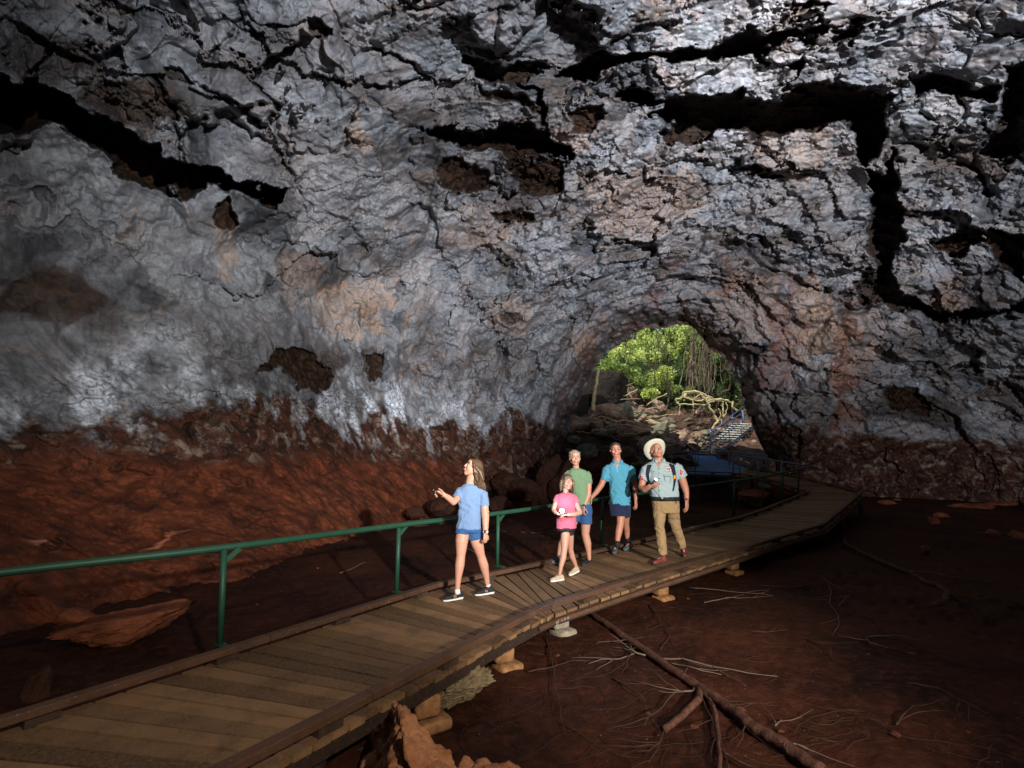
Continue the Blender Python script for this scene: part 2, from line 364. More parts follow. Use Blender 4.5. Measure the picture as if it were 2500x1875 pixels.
def surf(U, V, full=True):
    Y0 = depth0(U, V); x, y, z = ray(U, V)
    d = np.stack([x/y, np.ones_like(x), z/y], 1); L = np.sqrt((d*d).sum(1)); p = d*Y0[:, None]; p[:, 2] += CZ
    X3 = p.astype(np.float64)
    pxm = Y0/F*L                              # metres per photo pixel here
    wx = fbm(X3*.9, 4, 11); wy = fbm(X3*.9, 4, 31)
    w2 = fbm(X3*3.1, 4, 51, .6); w3 = fbm(X3*3.1, 4, 71, .6)
    uw = U+(wx*.5+w2*.30)/pxm*.75; vw = V+(wy*.5+w3*.30)/pxm*.75
    D = .55*fbm(X3*.22, 3, 3)+.28*fbm(X3*.6+3*wx[:, None]*.2, 3, 5)
    # swelling lobes that meet in sharp creases
    W3 = np.stack([wx, wy, w2*.6], 1)
    left = sst(900, 500, U)*sst(1000, 850, V)*sst(150, 500, V); upper0 = sst(600, 200, V); lob = sst(1150, 950, V); ringy = sst(900, 1300, U)*sst(150, 500, V)
    D = D-lob*(1.25*np.abs(vnoise(X3*.42+.5*W3+7.7, 401))*(.55+.45*ringy)+.6*np.abs(vnoise(X3*.95+.8*W3+3.1, 402))*(.3+.7*ringy)+.2*np.abs(vnoise(X3*2.1+1.1*W3, 403))*(.35+.65*ringy))+.45*lob
    gate = sst(-.18, .22, fbm(X3*.55+11, 3, 421)+.25*ringy-.05)         # smooth sheets and rough broken ground
    gate = gate*(1-.65*left)
    # broken plates, each tilted its own way
    sp = X3*np.array([.46, .32, .60])+.42*W3; a1, a2, rv, qv = voro(sp, 431, .95, True); ee = a2-a1
    D = D+np.maximum(lob, .4)*(.25+.75*np.maximum(ringy, upper0))*(1-.45*left)*sst(0, .05, ee)*((qv*(rv-.5)).sum(1)*2.1+(rv[:, 1]-.5)*.5)
    sp = X3*np.array([1.5, 1.1, 2.0])+.6*W3[:, [1, 0, 2]]; b1_, b2_, rw, qw = voro(sp, 441, .95, True)
    D = D+(.3+.7*gate)*(1-.6*left)*sst(0, .06, b2_-b1_)*((qw*(rw-.5)).sum(1)*.36+(rw[:, 1]-.5)*.10)
    upper = sst(1000, 300, V)*sst(500, 900, U)+.25      # rough broken ceiling
    left = sst(900, 500, U)*sst(1000, 850, V)*sst(150, 500, V)        # smooth sheet of lining on the left wall
    ringy = sst(900, 1300, U)*sst(150, 500, V)
    zone_l = sst(1150, 700, U)
    # rings of the lining that follow the tube, with hanging edges
    q = p[:, 1]*.55+p[:, 2]*.35*(1-ringy)+1.15*fbm(X3*.30, 2, 91)+.28*fbm(X3*1.1, 3, 95)
    for per, am, sd in ((1.35, .85, 1), (.55, .26, 2)):
        a = q/per+sd*.37; fr = a-np.floor(a); gate = sst(-.15, .35, fbm(X3*(.5/per)+sd*9, 2, 97+sd))
        D = D-am*gate*(fr**2.2-.35)*(.35+.65*ringy)*(1-.85*left)
    # slabs with cracked joints
    s1 = X3*np.array([.62, .62, .9])+.45*np.stack([wx, wy, w2*.5], 1)
    f1, f2, r1 = voro(s1, 5); e = f2-f1
    tilt = ((s1*7.3+r1*5) % 1)  # unused tint
    D = D+(r1[:, 0]-.5)*.55*(upper+.25*zone_l)*(1-.5*left)*sst(0, .16, e)*.8+.12*np.exp(-(e/.035)**2)*(upper*.8+.2)*(1-.6*left)*(r1[:, 1] > .3)
    s2 = X3*1.9+.7*np.stack([wy, w3, wx], 1); f1b, f2b, r2 = voro(s2, 25); e2 = f2b-f1b
    D = D+((r2[:, 0]-.5)*.05*sst(0, .2, e2)+.02*np.exp(-(e2/.05)**2)*(r2[:, 1] > .5))*(1-.85*left)
    # shallow lumps, folds and pits
    D = D-.10*fbm(X3*1.9+1.1*wx[:, None], 3, 41, ridged=True)*(.35+.65*gate)*(1-.5*left)-.028*(.1+.9*gate)*fbm(X3*6+wy[:, None], 4, 45, ridged=True)*(1-.5*left)
    D = D+.028*(.2+.8*gate)*fbm(X3*13, 3, 47, .6)
    # vertical drapery low on the walls
    drap = sst(700, 850, V)*sst(1130, 1030, V)
    ang = np.where(U < 1350, p[:, 1]*1.0-p[:, 0]*.4, p[:, 0]*1.1)+.12*p[:, 2]*np.where(U < 1350, 1.6, -.8)
    D = D-.30*drap*fbm(np.stack([ang*1.25, p[:, 2]*.28, wx*.6], 1), 3, 61, ridged=True)
    drr = sst(1800, 1950, U)*sst(640, 780, V)*sst(1130, 1000, V)*sst(2330, 2150, U)
    D = D-.40*drr*fbm(np.stack([(U*.0125+wx*.5-V*.002), V*.0016, w2*.3], 1), 2, 67, ridged=True)
    D = D-.16*fbm(X3*.9+1.6*np.stack([wx, wy, w2], 1), 4, 161, .55, ridged=True)*(1-.8*left)*ringy
    # block pattern on the big left face: low amplitude
    brown = np.zeros(len(U)); lip = np.zeros(len(U))
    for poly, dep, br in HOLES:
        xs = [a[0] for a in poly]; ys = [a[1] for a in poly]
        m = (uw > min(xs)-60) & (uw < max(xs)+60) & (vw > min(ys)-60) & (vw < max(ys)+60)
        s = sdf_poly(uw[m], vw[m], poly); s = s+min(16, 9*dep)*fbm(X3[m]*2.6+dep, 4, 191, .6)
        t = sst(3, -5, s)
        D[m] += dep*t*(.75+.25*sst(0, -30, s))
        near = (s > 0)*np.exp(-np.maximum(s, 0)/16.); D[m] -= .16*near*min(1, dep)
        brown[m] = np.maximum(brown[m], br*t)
    for pl, h, reach in EDGES:
        xs = [a[0] for a in pl]; ys = [a[1] for a in pl]; R = reach*2.2
        m = (uw > min(xs)-R) & (uw < max(xs)+R) & (vw > min(ys)-R) & (vw < max(ys)+R)
        dd, sd = side_line(uw[m], vw[m], pl)
        ends = np.minimum(np.hypot(uw[m]-pl[0][0], vw[m]-pl[0][1]), np.hypot(uw[m]-pl[-1][0], vw[m]-pl[-1][1]))
        k = sst(0, 40, ends)*.8+.2
        D[m] += -h*.6*(sd < 0)*np.exp(-dd/reach)*k + h*.55*(sd > 0)*np.exp(-dd/(reach*.45))*k
    for pl, h, wd in CRACKS:
        xs = [a[0] for a in pl]; ys = [a[1] for a in pl]
        m = (uw > min(xs)-40) & (uw < max(xs)+40) & (vw > min(ys)-40) & (vw < max(ys)+40)
        dd, sd = side_line(uw[m], vw[m], pl); D[m] += h*np.exp(-(dd/wd)**2)
    # the waterline: red silted rock below about 3 m, bulging out as a ledge, earth bank below
    zc = p[:, 2]; wl = .35*fbm(X3*.35+4, 2, 86)+np.interp(U, [0,300,600,820,1250,1400,1900,2300,2600], [2.25,2.6,3.15,2.75,3.4,3.1,3.1,2.4,2.3])+.8*fbm(X3*.6, 5, 81, .6)+.5*fbm(X3*2.4, 4, 83)
    red = sst(.25, -.25, zc-wl)
    bank = np.maximum(sst(1.9, 1.1, zc+.5*fbm(X3*.6, 3, 89)), sst(1.7, 1.3, zc))*sst(1250, 1000, U)
    D = D*(1-.35*bank)-.26*bank*fbm(X3*.8, 5, 87, ridged=True)-.16*bank*sst(.62, .12, voro(X3*np.array([1.3, 1.3, 2.])+.5*np.stack([wx, wy, w2], 1), 88)[0])-.06*bank*sst(.6, .1, voro(X3*4.3+.4*np.stack([w2, w3, wx], 1), 89)[0])+.05*bank*fbm(X3*6, 3, 88)
    D = D-.22*red*(1-bank)*(.5+.5*fbm(X3*.8, 2, 85))
    D = D*np.clip(Y0/8., .4, 1.)
    m = (U > 1250) & (U < 2060) & (V > 640) & (V < 1200); sa = np.full(len(U), 999.); sa[m] = sdf_poly(uw[m], vw[m], ARCH+[(1890,1700),(1379,1700)])
    D = D+2.6*sst(75, 0, sa)**1.5+1.6*sst(30, 0, sa)**2
    r = np.maximum(Y0*L+D, 1.5); q3 = d/L[:, None]*r[:, None]; q3[:, 2] += CZ
    tone = .34*rv[:, 2]+.26*rw[:, 2]+.40*(.5+.9*fbm(X3*1.1+1.5*wx[:, None], 4, 151))
    return q3, dict(gate=gate, rv=rv, ee=ee, tone=tone, sa=sa, brown=brown, red=red, bank=bank, zl=zc-wl, wx=wx, e=e, X3=X3, uw=uw, vw=vw, r1=r1)
cv, ca = surf(U, V)
# colour masks
X3 = ca['X3']; zl = ca['zl']
white = sst(-.25, .1, zl)*sst(2.0, .3, zl)*sst(.0, .5, fbm(np.stack([X3[:, 0]*1.6, X3[:, 1]*1.6, X3[:, 2]*.6], 1), 4, 111)+.30)*sst(1700, 900, U)
drip = sst(.18, .45, fbm(np.stack([X3[:, 0]*2.6, X3[:, 1]*2.6, X3[:, 2]*.35+ca['wx']], 1), 4, 117))*sst(-1.3, -.1, zl)*sst(1.0, .2, zl)*sst(1500, 1100, U)
white = np.maximum(white, .75*drip)
white = np.maximum(white, .8*sst(.25, .6, fbm(X3*1.1, 4, 115))*sst(800, 950, V)*sst(1700, 2000, U)*sst(1100, 1000, V))
tan = .30*sst(.15, .5, fbm(X3*.9+.6*ca['wx'][:, None]+5, 4, 121, ridged=True)-.1)*sst(600, 1000, U)
for cx, cy, rx, ry, k in ((860,750,110,90,.75), (730,660,60,80,.4),(1980,790,70,130,.8),(2080,860,90,110,.5),(1830,740,120,100,.55),(1930,350,130,110,.5),(1560,500,200,120,.45),(1390,350,60,40,.6),(2300,740,60,60,.5),(560,560,30,40,.5),(560,640,35,60,.6),(870,330,30,60,.5),(1190,560,120,90,.4),(1430,850,60,50,.6),(1250,770,80,70,.5)):
    g = np.exp(-(((ca['uw']-cx)/rx)**2+((ca['vw']-cy)/ry)**2)); tan = np.maximum(tan, 1.5*k*sst(.35, .75, g+.45*fbm(X3*2.2+cx, 4, 123)))
veins = np.exp(-(np.abs(ca['ee'])/.035)**2)*(.3+.9*(ca['rv'][:, 0] > .6))
redst = sst(.1, .5, fbm(np.stack([U*.018+ca['wx']*1.2, V*.0035, X3[:, 2]*.05], 1), 3, 131))*sst(1350, 1500, U)*sst(560, 750, V)*sst(2350, 2100, U)
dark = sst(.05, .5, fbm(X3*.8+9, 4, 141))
for cx, cy, rx, ry, k in ((90,720,160,90,1.2),(60,800,140,60,1.),(230,760,90,90,.7),(330,230,190,60,1.3),(120,150,160,70,1.3),(500,270,60,40,.8),(860,880,120,40,.7),(1980,1000,120,40,.8),(2280,1010,100,40,.7),(640,600,40,30,.8),(250,480,20,20,.6)):  # includes the upper-left slab face, its dim light darkened into the colour
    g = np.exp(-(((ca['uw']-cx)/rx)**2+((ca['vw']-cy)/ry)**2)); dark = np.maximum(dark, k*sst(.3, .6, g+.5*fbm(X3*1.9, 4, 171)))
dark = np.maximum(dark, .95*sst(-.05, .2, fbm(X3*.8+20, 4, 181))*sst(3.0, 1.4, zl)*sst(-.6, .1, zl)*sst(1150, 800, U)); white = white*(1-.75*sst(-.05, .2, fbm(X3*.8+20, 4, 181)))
brown_stain_dim = np.zeros(len(U))
for cx, cy, rx, ry, k in ((110,735,150,75,1),(250,770,70,60,.6),(330,240,150,60,.8),(120,150,160,70,.5),(800,890,70,40,.8),(2230,1000,130,40,.8)):  # brown stains, plus the upper-left slab's dim unlit face painted in
    g = np.exp(-(((ca['uw']-cx)/rx)**2+((ca['vw']-cy)/ry)**2)); brown_stain_dim = np.maximum(brown_stain_dim, .8*k*sst(.28, .62, g+.45*fbm(X3*1.6, 4, 175)))
redst = np.maximum(redst, .85*sst(95, 5, ca['sa'])*sst(-.35, .25, fbm(X3*1.2, 3, 133)+.2*(U > 1650)))
hole = sdf_poly(U+4*ca['wx'], V, ARCH+[(1890,1700),(1379,1700)]) < 0
idx = np.arange(nu*nv).reshape(nv, nu)
fc = np.stack([idx[:-1, :-1], idx[1:, :-1], idx[1:, 1:], idx[:-1, 1:]], -1).reshape(-1, 4)
keep = ~(hole[fc].all(1)); fc = fc[keep]
# back of the cave: carry the border of the patch round behind the camera
bord = np.r_[idx[0, :], idx[1:, -1], idx[-1, -2::-1], idx[-2:0:-1, 0]][::6]
bp = cv[bord]; nb = len(bp); ext = []; K = 9
for k in range(1, K+1):
    t = k/K; cy = -34*t; s = 1-.15*t-.85*t**6
    q = bp.copy(); q[:, 1] = bp[:, 1]*(1-t)+cy; q[:, 0] = 1.5+(bp[:, 0]-1.5)*s; q[:, 2] = 2+(bp[:, 2]-2)*s
    q += .5*np.stack([fbm(q*.5, 3, 7), fbm(q*.5, 3, 8), fbm(q*.5, 3, 9)], 1)*(t > 0); ext.append(q)
base = len(cv); bfaces = []
for k in range(K):
    A = bord if k == 0 else base+(k-1)*nb+np.arange(nb); B = base+k*nb+np.arange(nb)
    bfaces.append(np.stack([A, np.roll(A, -1), np.roll(B, -1), B], 1))
allv = np.vstack([cv]+ext); nx = len(allv)-len(cv)
me = np_mesh('cave_wall', allv, np.vstack([fc]+bfaces))
z = np.zeros(nx)
for nme, a in (('brown', np.maximum(ca['brown'], brown_stain_dim)), ('red', ca['red']), ('white', white), ('tan', np.clip(tan+.35*veins, 0, 1)), ('redst', redst), ('dark', dark), ('bank', ca['bank'])):
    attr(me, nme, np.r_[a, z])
attr(me, 'tone', np.r_[ca['tone'], z+.5]); attr(me, 'gate', np.r_[ca['gate'], z+.5])
t = NT('cave_rock', .78, .28)
n1 = t.noise(1.3, 8, .62, .6); n2 = t.noise(7, 8, .68); n3 = t.noise(45, 6, .7); n4 = t.noise(.45, 3, .5)
c = t.mix(t.ramp(n1, [(.3, 0.), (.7, 1.)]), (.15, .162, .18), (.37, .395, .425))
c = t.mix(t.ramp(t.attr('tone'), [(.24, .9), (.50, 0.)]), c, (.038, .042, .047))
c = t.mix(t.ramp(t.attr('tone'), [(.60, 0.), (.85, .6)]), c, (.48, .505, .52))
c = t.mix(t.ramp(n2, [(.36, 0.), (.7, 1.)]), t.mix(.55, c, (.05, .052, .06)), c)
c = t.mix(t.math('MULTIPLY', t.ramp(n4, [(.45, 0.), (.65, 1.)]), .3), c, (.30, .27, .28))
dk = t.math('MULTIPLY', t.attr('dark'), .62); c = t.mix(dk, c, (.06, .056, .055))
c = t.mix(t.math('MULTIPLY', t.attr('tan'), t.ramp(t.noise(3.2, 7, .7, 1.2), [(.38, .1), (.62, .85)])), c, (.40, .265, .18))
c = t.mix(t.math('MULTIPLY', t.attr('redst'), t.ramp(t.noise(2.5, 6, .7), [(.35, .15), (.6, .85)])), c, (.18, .062, .034))
rc = t.mix(t.ramp(t.noise(3, 7, .65), [(.35, 0.), (.68, 1.)]), (.012, .0065, .005), (.10, .034, .017))
rc = t.mix(t.math('MULTIPLY', t.ramp(t.noise(2.2, 7, .7, .8), [(.52, 0.), (.66, .75)]), t.math('SUBTRACT', 1., t.attr('bank'))), rc, (.30, .25, .20))
c = t.mix(t.attr('red'), c, rc)
c = t.mix(t.math('MULTIPLY', t.attr('white'), t.ramp(t.noise(9, 6, .65), [(.36, 0.), (.58, 1.)])), c, (.66, .72, .80))
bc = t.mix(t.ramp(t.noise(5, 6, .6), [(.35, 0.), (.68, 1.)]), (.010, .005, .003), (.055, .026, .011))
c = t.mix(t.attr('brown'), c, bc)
bk = t.mix(t.ramp(t.noise(2.3, 8, .62), [(.32, 0.), (.7, 1.)]), (.05, .012, .005), (.20, .054, .021))
bk = t.mix(t.ramp(t.noise(1.7, 8, .72, .5), [(.52, 0.), (.66, .85)]), bk, (.02, .009, .006))
c = t.mix(t.attr('bank'), c, bk)
t.base(c)
gt = t.math('ADD', t.math('MULTIPLY', t.attr('gate'), .75), .25); b1 = t.bump(t.math('MULTIPLY', n2, gt), .5, .035); b2 = t.bump(t.math('MULTIPLY', n3, gt), .9, .016, b1); t.bump(t.noise(150, 3, .7), .5, .004, b2)
cave = link('cave_wall', me, t.m); tag(cave, kind='structure')
rock_mat = t.m
# the passage beyond the narrow arch and the cliff that holds it, outside
apts = [(1379,1170)]+ARCH[1:-1]+[(1890,1170)]
dn = []
for (x1, y1), (x2, y2) in zip(apts[:-1], apts[1:]):
    n = max(1, int(math.hypot(x2-x1, y2-y1)/6)); dn += [(x1+(x2-x1)*k/n, y1+(y2-y1)*k/n) for k in range(n)]
dn.append(apts[-1]); dn = np.array(dn)
rp, _ = surf(dn[:, 0], dn[:, 1]); cen = np.array([8.6, 0, 1.0]); rows = []
for k, (dy, s) in enumerate([(-.25, 1.035), (.4, 1.01), (.8, 1.04), (1.3, 1.09), (1.8, 1.15), (2.3, 1.25), (2.6, 1.5), (2.5, 1.9), (2.4, 2.4), (2.2, 3.2)]):
    q = rp.copy(); base_y = q[:, 1] if k < 4 else 27.5+(q[:, 1]-27.5)*.3
    q[:, 0] = cen[0]+(rp[:, 0]*(27.5+dy)/27.5-cen[0])*s; q[:, 2] = np.where(rp[:, 2] < .2, -2, cen[2]+(rp[:, 2]-cen[2])*(s if k < 6 else 1+(s-1)*np.where(q[:, 0] < cen[0]-3, .55, .12))); q[:, 1] = base_y+dy  # unseen cliff top, made higher on the left to shade the boulders
    q[:, 1] += .6*fbm(q*.6, 4, 200)*(k > 0); q[:, 0] += .4*fbm(q*.6, 4, 203)*(k > 3); rows.append(q)
m = len(rows[0]); I = np.arange(len(rows)*m).reshape(len(rows), m)
me = np_mesh('cliff', np.vstack(rows), np.stack([I[:-1, :-1], I[:-1, 1:], I[1:, 1:], I[1:, :-1]], -1).reshape(-1, 4))
t = NT('cliff_rock', .9, .2); n = t.noise(.8, 8, .65)
t.base(t.mix(t.ramp(n, [(.35, 0.), (.65, 1.)]), (.035, .022, .017), (.16, .09, .06))); t.bump(t.noise(4, 8, .7), 1., .15); cliff_mat = t.m
tag(link('cliff', me, t.m), kind='structure')
# ================================================================ MUD FLOOR AND THE HILL OUTSIDE
MUD = -.35
def sstf(a, b, x): return float(sst(a, b, np.array([x]))[0])
def hill(X, Y):
    X = np.asarray(X, float); Y = np.asarray(Y, float)
    sl = .80-.42*sst(5, 13, X); t = np.clip(Y-28.5, 0, None)
    h = MUD+np.where(t < 11, t*sl, 11*sl+(t-11)*(.55+.03*(t-11)))
    h = h+np.clip(X-19, 0, 30)*.9*sst(29, 33, Y)+np.clip(3-X, 0, 30)*.9*sst(29, 33, Y)
    return np.minimum(h, 34)
def zdeck(Y): return float(np.interp(Y, [8, 13, 18, 19, 23], [0, .13, .36, .42, .86]))
rr = 1.0*1.014**np.arange(0, 390); rr = rr[rr < 120]
th = np.concatenate([np.arange(-62, 62, .16), np.arange(62, 298, 4)])*math.pi/180
R_, T_ = np.meshgrid(rr, th); X_ = (R_*np.sin(T_)).ravel(); Y_ = (R_*np.cos(T_)).ravel()
p2 = np.stack([X_, Y_, 0*X_], 1)
Z_ = hill(X_, Y_)+.05*fbm(p2*.35, 2, 301)+.035*fbm(p2*1.6, 3, 303)+.018*fbm(p2*7, 3, 305)
# foot-trodden churned patches
tro = sst(.0, .35, fbm(p2*.33+3, 3, 311)+.18*sst(0, 4, X_)*sst(12, 8, Y_)); f1, f2, _r = voro(p2*np.array([5.5, 5.5, 1])+.35*np.stack([fbm(p2*4, 2, 313), fbm(p2*4, 2, 314), 0*X_], 1), 315)
Z_ += tro*(  .05*sst(.1, .5, f1)-.085*np.exp(-(f1/.22)**2)*(_r[:, 0] > .45)-.01)
out = sst(28.5, 31, Y_); Z_ += out*(.5*fbm(p2*.5, 4, 321)+.25*fbm(p2*1.7, 3, 323))
Z_ = np.where(np.hypot(X_, Y_) < 1.2, MUD-.3, Z_)
nT, nR = R_.shape; I = np.arange(nT*nR).reshape(nT, nR); I2 = np.vstack([I, I[:1]])
me = np_mesh('mud_floor', np.stack([X_, Y_, Z_], 1), np.stack([I2[:-1, :-1], I2[:-1, 1:], I2[1:, 1:], I2[1:, :-1]], -1).reshape(-1, 4))
attr(me, 'out', out); attr(me, 'green', sst(42, 44, Y_))
t = NT('red_mud', .75, .12)
c = t.mix(t.ramp(t.noise(.7, 7, .62), [(.33, 0.), (.68, 1.)]), (.010, .0034, .002), (.066, .0195, .0088))
c = t.mix(t.ramp(t.noise(9, 6, .65), [(.45, 0.), (.75, .55)]), c, (.11, .036, .019))
c = t.mix(t.ramp(t.noise(60, 2, .5), [(.735, 0.), (.76, .8)]), c, (.4, .33, .28))      # grit and bird droppings
oc = t.mix(t.ramp(t.noise(.9, 7, .65), [(.35, 0.), (.65, 1.)]), (.012, .009, .007), (.13, .075, .05))
oc = t.mix(t.attr('green'), oc, t.mix(t.noise(2, 5), (.012, .018, .008), (.05, .075, .025)))
c = t.mix(t.attr('out'), c, oc); t.base(c)
b = t.bump(t.noise(14, 7, .65), .8, .03); t.bump(t.noise(90, 4, .65), .5, .006, b)
tag(link('ground', me, t.m), kind='structure')
# ================================================================ BOARDWALK
def wood(name, a, b, rough=.62):
    t = NT(name, rough, .35); r = t.island()
    g = t.noise(3.2, 7, .65, .4); fine = t.noise(38, 4, .6)
    c = t.mix(t.ramp(r, [(0., 0.), (1., 1.)]), [x*.6 for x in a], [x*1.12 for x in b]); c = t.mix(t.ramp(g, [(.46, 0.), (.66, .6)]), c, [x*.45 for x in a])
    c = t.mix(t.ramp(fine, [(.35, .0), (.7, .35)]), c, [x*1.5 for x in b])
    c = t.mix(t.ramp(t.noise(55, 1, .4), [(.74, 0.), (.76, .7)]), c, (.35, .3, .25))
    t.base(c); t.bump(fine, .35, .006); return t.m
M_board = wood('deck_boards', (.10, .056, .027), (.265, .152, .074))
M_kerb = wood('kerb_timber', (.075, .037, .02), (.11, .056, .032))
M_beam = wood('beam_timber', (.035, .024, .018), (.07, .042, .028))
def wood2(p, name='x'): return p
def D3(u, v, z=None, Y=None): return P(u, v, Y) if Y is not None else Pz(u, v, z or 0)
def K(u, v, z=0, h=.10): p = Pz(u, v, z+h); p.z = z; return p
Ls, Le = K(0, 1739, 0), K(535, 1576, 0); dA = (Le-Ls).normalized(); Rs = K(565, 1875, 0)
stA = [(Ls-dA*5, Rs-dA*3.4), (K(1059, 1422, 0), K(1310, 1491, 0)), (K(1262, 1381, 0), K(1352, 1474, 0)), (K(1356, 1361, 0), K(1535, 1418, 0)),
       (K(1563, 1315, .01), K(1770, 1350, 0)), (K(1661, 1292, .03), K(1880, 1318, .02)), (K(1792, 1264, .10), K(2014, 1279, .08)), (K(1862, 1241, .17), K(2050, 1250, .2)), (K(1970, 1198, .37), K(2109, 1199, .40))]
stC = [(K(1970, 1198, .37)+Vector((-.1, .05, 0)), K(2109, 1199, .40)+Vector((0, .25, 0))), (P(1862, 1171, 20.3), P(1960, 1170, 21.5)), (P(1781, 1159, 22.5), P(1835, 1147, 25))]
stD = [(P(1789, 1159.3, 22.4), P(1832, 1146, 25.2)), (P(1705, 1156, 23.1), P(1703, 1139, 26)), (P(1560, 1152, 23.6), P(1560, 1145.5, 25.2))]
stE = [(P(1703, 1138.5, 26.05), P(1826, 1145, 25.6)), (P(1694, 1126, 29), P(1765, 1122, 30)), (P(1679, 1111, 33), P(1744, 1112, 33))]
bw = empty('boardwalk', (0, 5, -.3)); tag(bw, 'long dark timber boardwalk with low kerbs crossing the red mud floor to the cave mouth', 'boardwalk')
def decking(sts, name, wdt=.158, gap=.021, mat=None):
    mb = MB(); random.seed(3)
    for (l0, r0), (l1, r1) in zip(sts[:-1], sts[1:]):
        L = ((l1-l0).length+(r1-r0).length)/2; n = max(1, round(L/wdt))
        for k in range(n):
            a = k/n; b = (k+1)/n; g = gap/L/2
            q = [l0.lerp(l1, a+g), r0.lerp(r1, a+g), r0.lerp(r1, b-g), l0.lerp(l1, b-g)]
            d = (q[1]-q[0]).normalized(); e = random.uniform(-.012, .03); q[1] = q[1]+d*e; q[2] = q[2]+d*e; zz = random.uniform(-.003, .003)
            top = [p+Vector((0, 0, zz)) for p in q]; bot = [p-Vector((0, 0, .035)) for p in q]
            mb.add(bot+top, [(3,2,1,0),(4,5,6,7),(0,1,5,4),(1,2,6,5),(2,3,7,6),(3,0,4,7)])
    return mb.build(name, mat or M_board, bw, smooth=False)
t = NT('sky_tinted_boards', .7, .15); r = t.island()
t.base(t.mix(t.noise(3, 6), t.mix(r, (.14, .34, .70), (.22, .45, .84)), (.10,.22,.45))); M_board2 = t.m  # blue daylight on the far platform is painted into the board colour
decking(stA, 'decking'); decking(stC, 'decking')
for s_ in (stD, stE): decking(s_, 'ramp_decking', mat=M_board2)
def up(p, z): return p+Vector((0, 0, z))
def off(poly, d):   # shift a polyline sideways (to the right of travel)
    out_ = []
    for i, p in enumerate(poly):
        a = poly[min(i+1, len(poly)-1)]-poly[max(i-1, 0)]; a.z = 0; a.normalize(); out_.append(p+Vector((a.y, -a.x, 0))*d)
    return out_
def along(poly, step):
    "points every step metres with the direction of travel"
    res = []; acc = step/2
    for a, b in zip(poly[:-1], poly[1:]):
        L = (b-a).length
        while acc < L: res.append((a.lerp(b, acc/L), (b-a).normalized())); acc += step
        acc -= L
    return res
def kerb(poly, inward, w=.09, h=.052, z0=.05, fine=2.4):
    poly = off(poly, inward); mb = MB(); random.seed(5)
    for a, b in zip(poly[:-1], poly[1:]):
        L = (b-a).length; n = max(1, round(L/fine))
        for k in range(n):
            p = a.lerp(b, k/n); q = a.lerp(b, (k+1)/n); d = (q-p).normalized()*.003; j = random.uniform(-.004, .004)
            m1 = p.lerp(q, .5)
            mb.bar(up(p+d, z0+h/2+j), up(q-d, z0+h/2+j), w, h)
    for p, d in along(poly, 1.15):
        bl = MB(); bl.bar(up(p-d*.09, z0/2), up(p+d*.09, z0/2), w*.96, z0-.004); bl.build('kerb_block', M_beam, bw, smooth=False)
    mb.build('kerb', M_kerb, bw, smooth=False, bevel=.006)
LA = [s[0] for s in stA]; RA = [s[1] for s in stA]
kerb(LA, .05); kerb(RA, -.05)
kerb([s[1] for s in stC]+[stD[0][1]], -.05); kerb([s[0] for s in stC]+[s[0] for s in stD], .05, h=.05)
kerb([stE[0][0], stE[1][0], stE[2][0]], .05); kerb([stE[1][1], stE[2][1]], -.05); kerb([stD[1][1], stD[2][1]], -.05)
beams = MB()
for poly, s in ((LA, .12), (RA, -.03), (off(LA, .9), 0), ([q[1] for q in stC], -.05), ([q[0] for q in stC]+[q[0] for q in stD], .05), ([q[0] for q in stE], .1), ([q[1] for q in stE], -.1)):
    pl = off(poly, s)
    for a, b in zip(pl[:-1], pl[1:]): beams.bar(up(a, -.082), up(b, -.082), .07, .085)
beams.build('beam', M_beam, bw, smooth=False)
lower = MB(); pl = off(RA[1:], .035)
for a, b in zip(pl[:-1], pl[1:]): lower.bar(up(a, -.068), up(b, -.068), .03, .042)
lower.build('side_rail', M_kerb, bw, smooth=False, bevel=.004)
M_conc = plain('stained_concrete', (.30, .15, .065), .85, .2, .45, 14, .5)
M_conc2 = plain('pale_concrete', (.27, .23, .17), .85, .2, .35, 14, .5)
def footing(u, v, s=.2, mat=None, yaw=.5):
    p = Pz(u, v, -.30)+Vector((.10, -.08, 0)); mb = MB(); mb.box((p.x, p.y, -.20), s, s*.9, .15, Matrix.Rotation(yaw, 3, 'Z'))
    mb.box((p.x+.05, p.y+.02, -.335), s*1.25, s*1.2, .09, Matrix.Rotation(yaw+.1, 3, 'Z'))
    mb.build('footing', mat or M_conc, bw, smooth=True, bevel=.03)
for u, v, m in ((1341,1532,M_conc2),(1200,1612,M_conc),(1590,1452,M_conc),(1768,1391,M_conc),(1895,1346,M_conc),(1990,1314,M_conc),(2038,1283,M_conc),(1010,1740,M_conc)): footing(u, v, .2, m)
def stump(*a): q = MB(); q.box(*a); q.build('stump', M_beam, bw, smooth=False)
for p, d in along(off(RA[:2], -.1), 1.6)[2:]: stump((p.x, p.y, -.3), .09, .09, .25)
for q in ([q[1] for q in stC]+[q[0] for q in stD][1:]+[stE[1][0], stE[1][1], stE[2][0], stE[2][1]]):
    stump((q.x, q.y, (q.z-.4)/2-.05), .1, .1, q.z+.3)
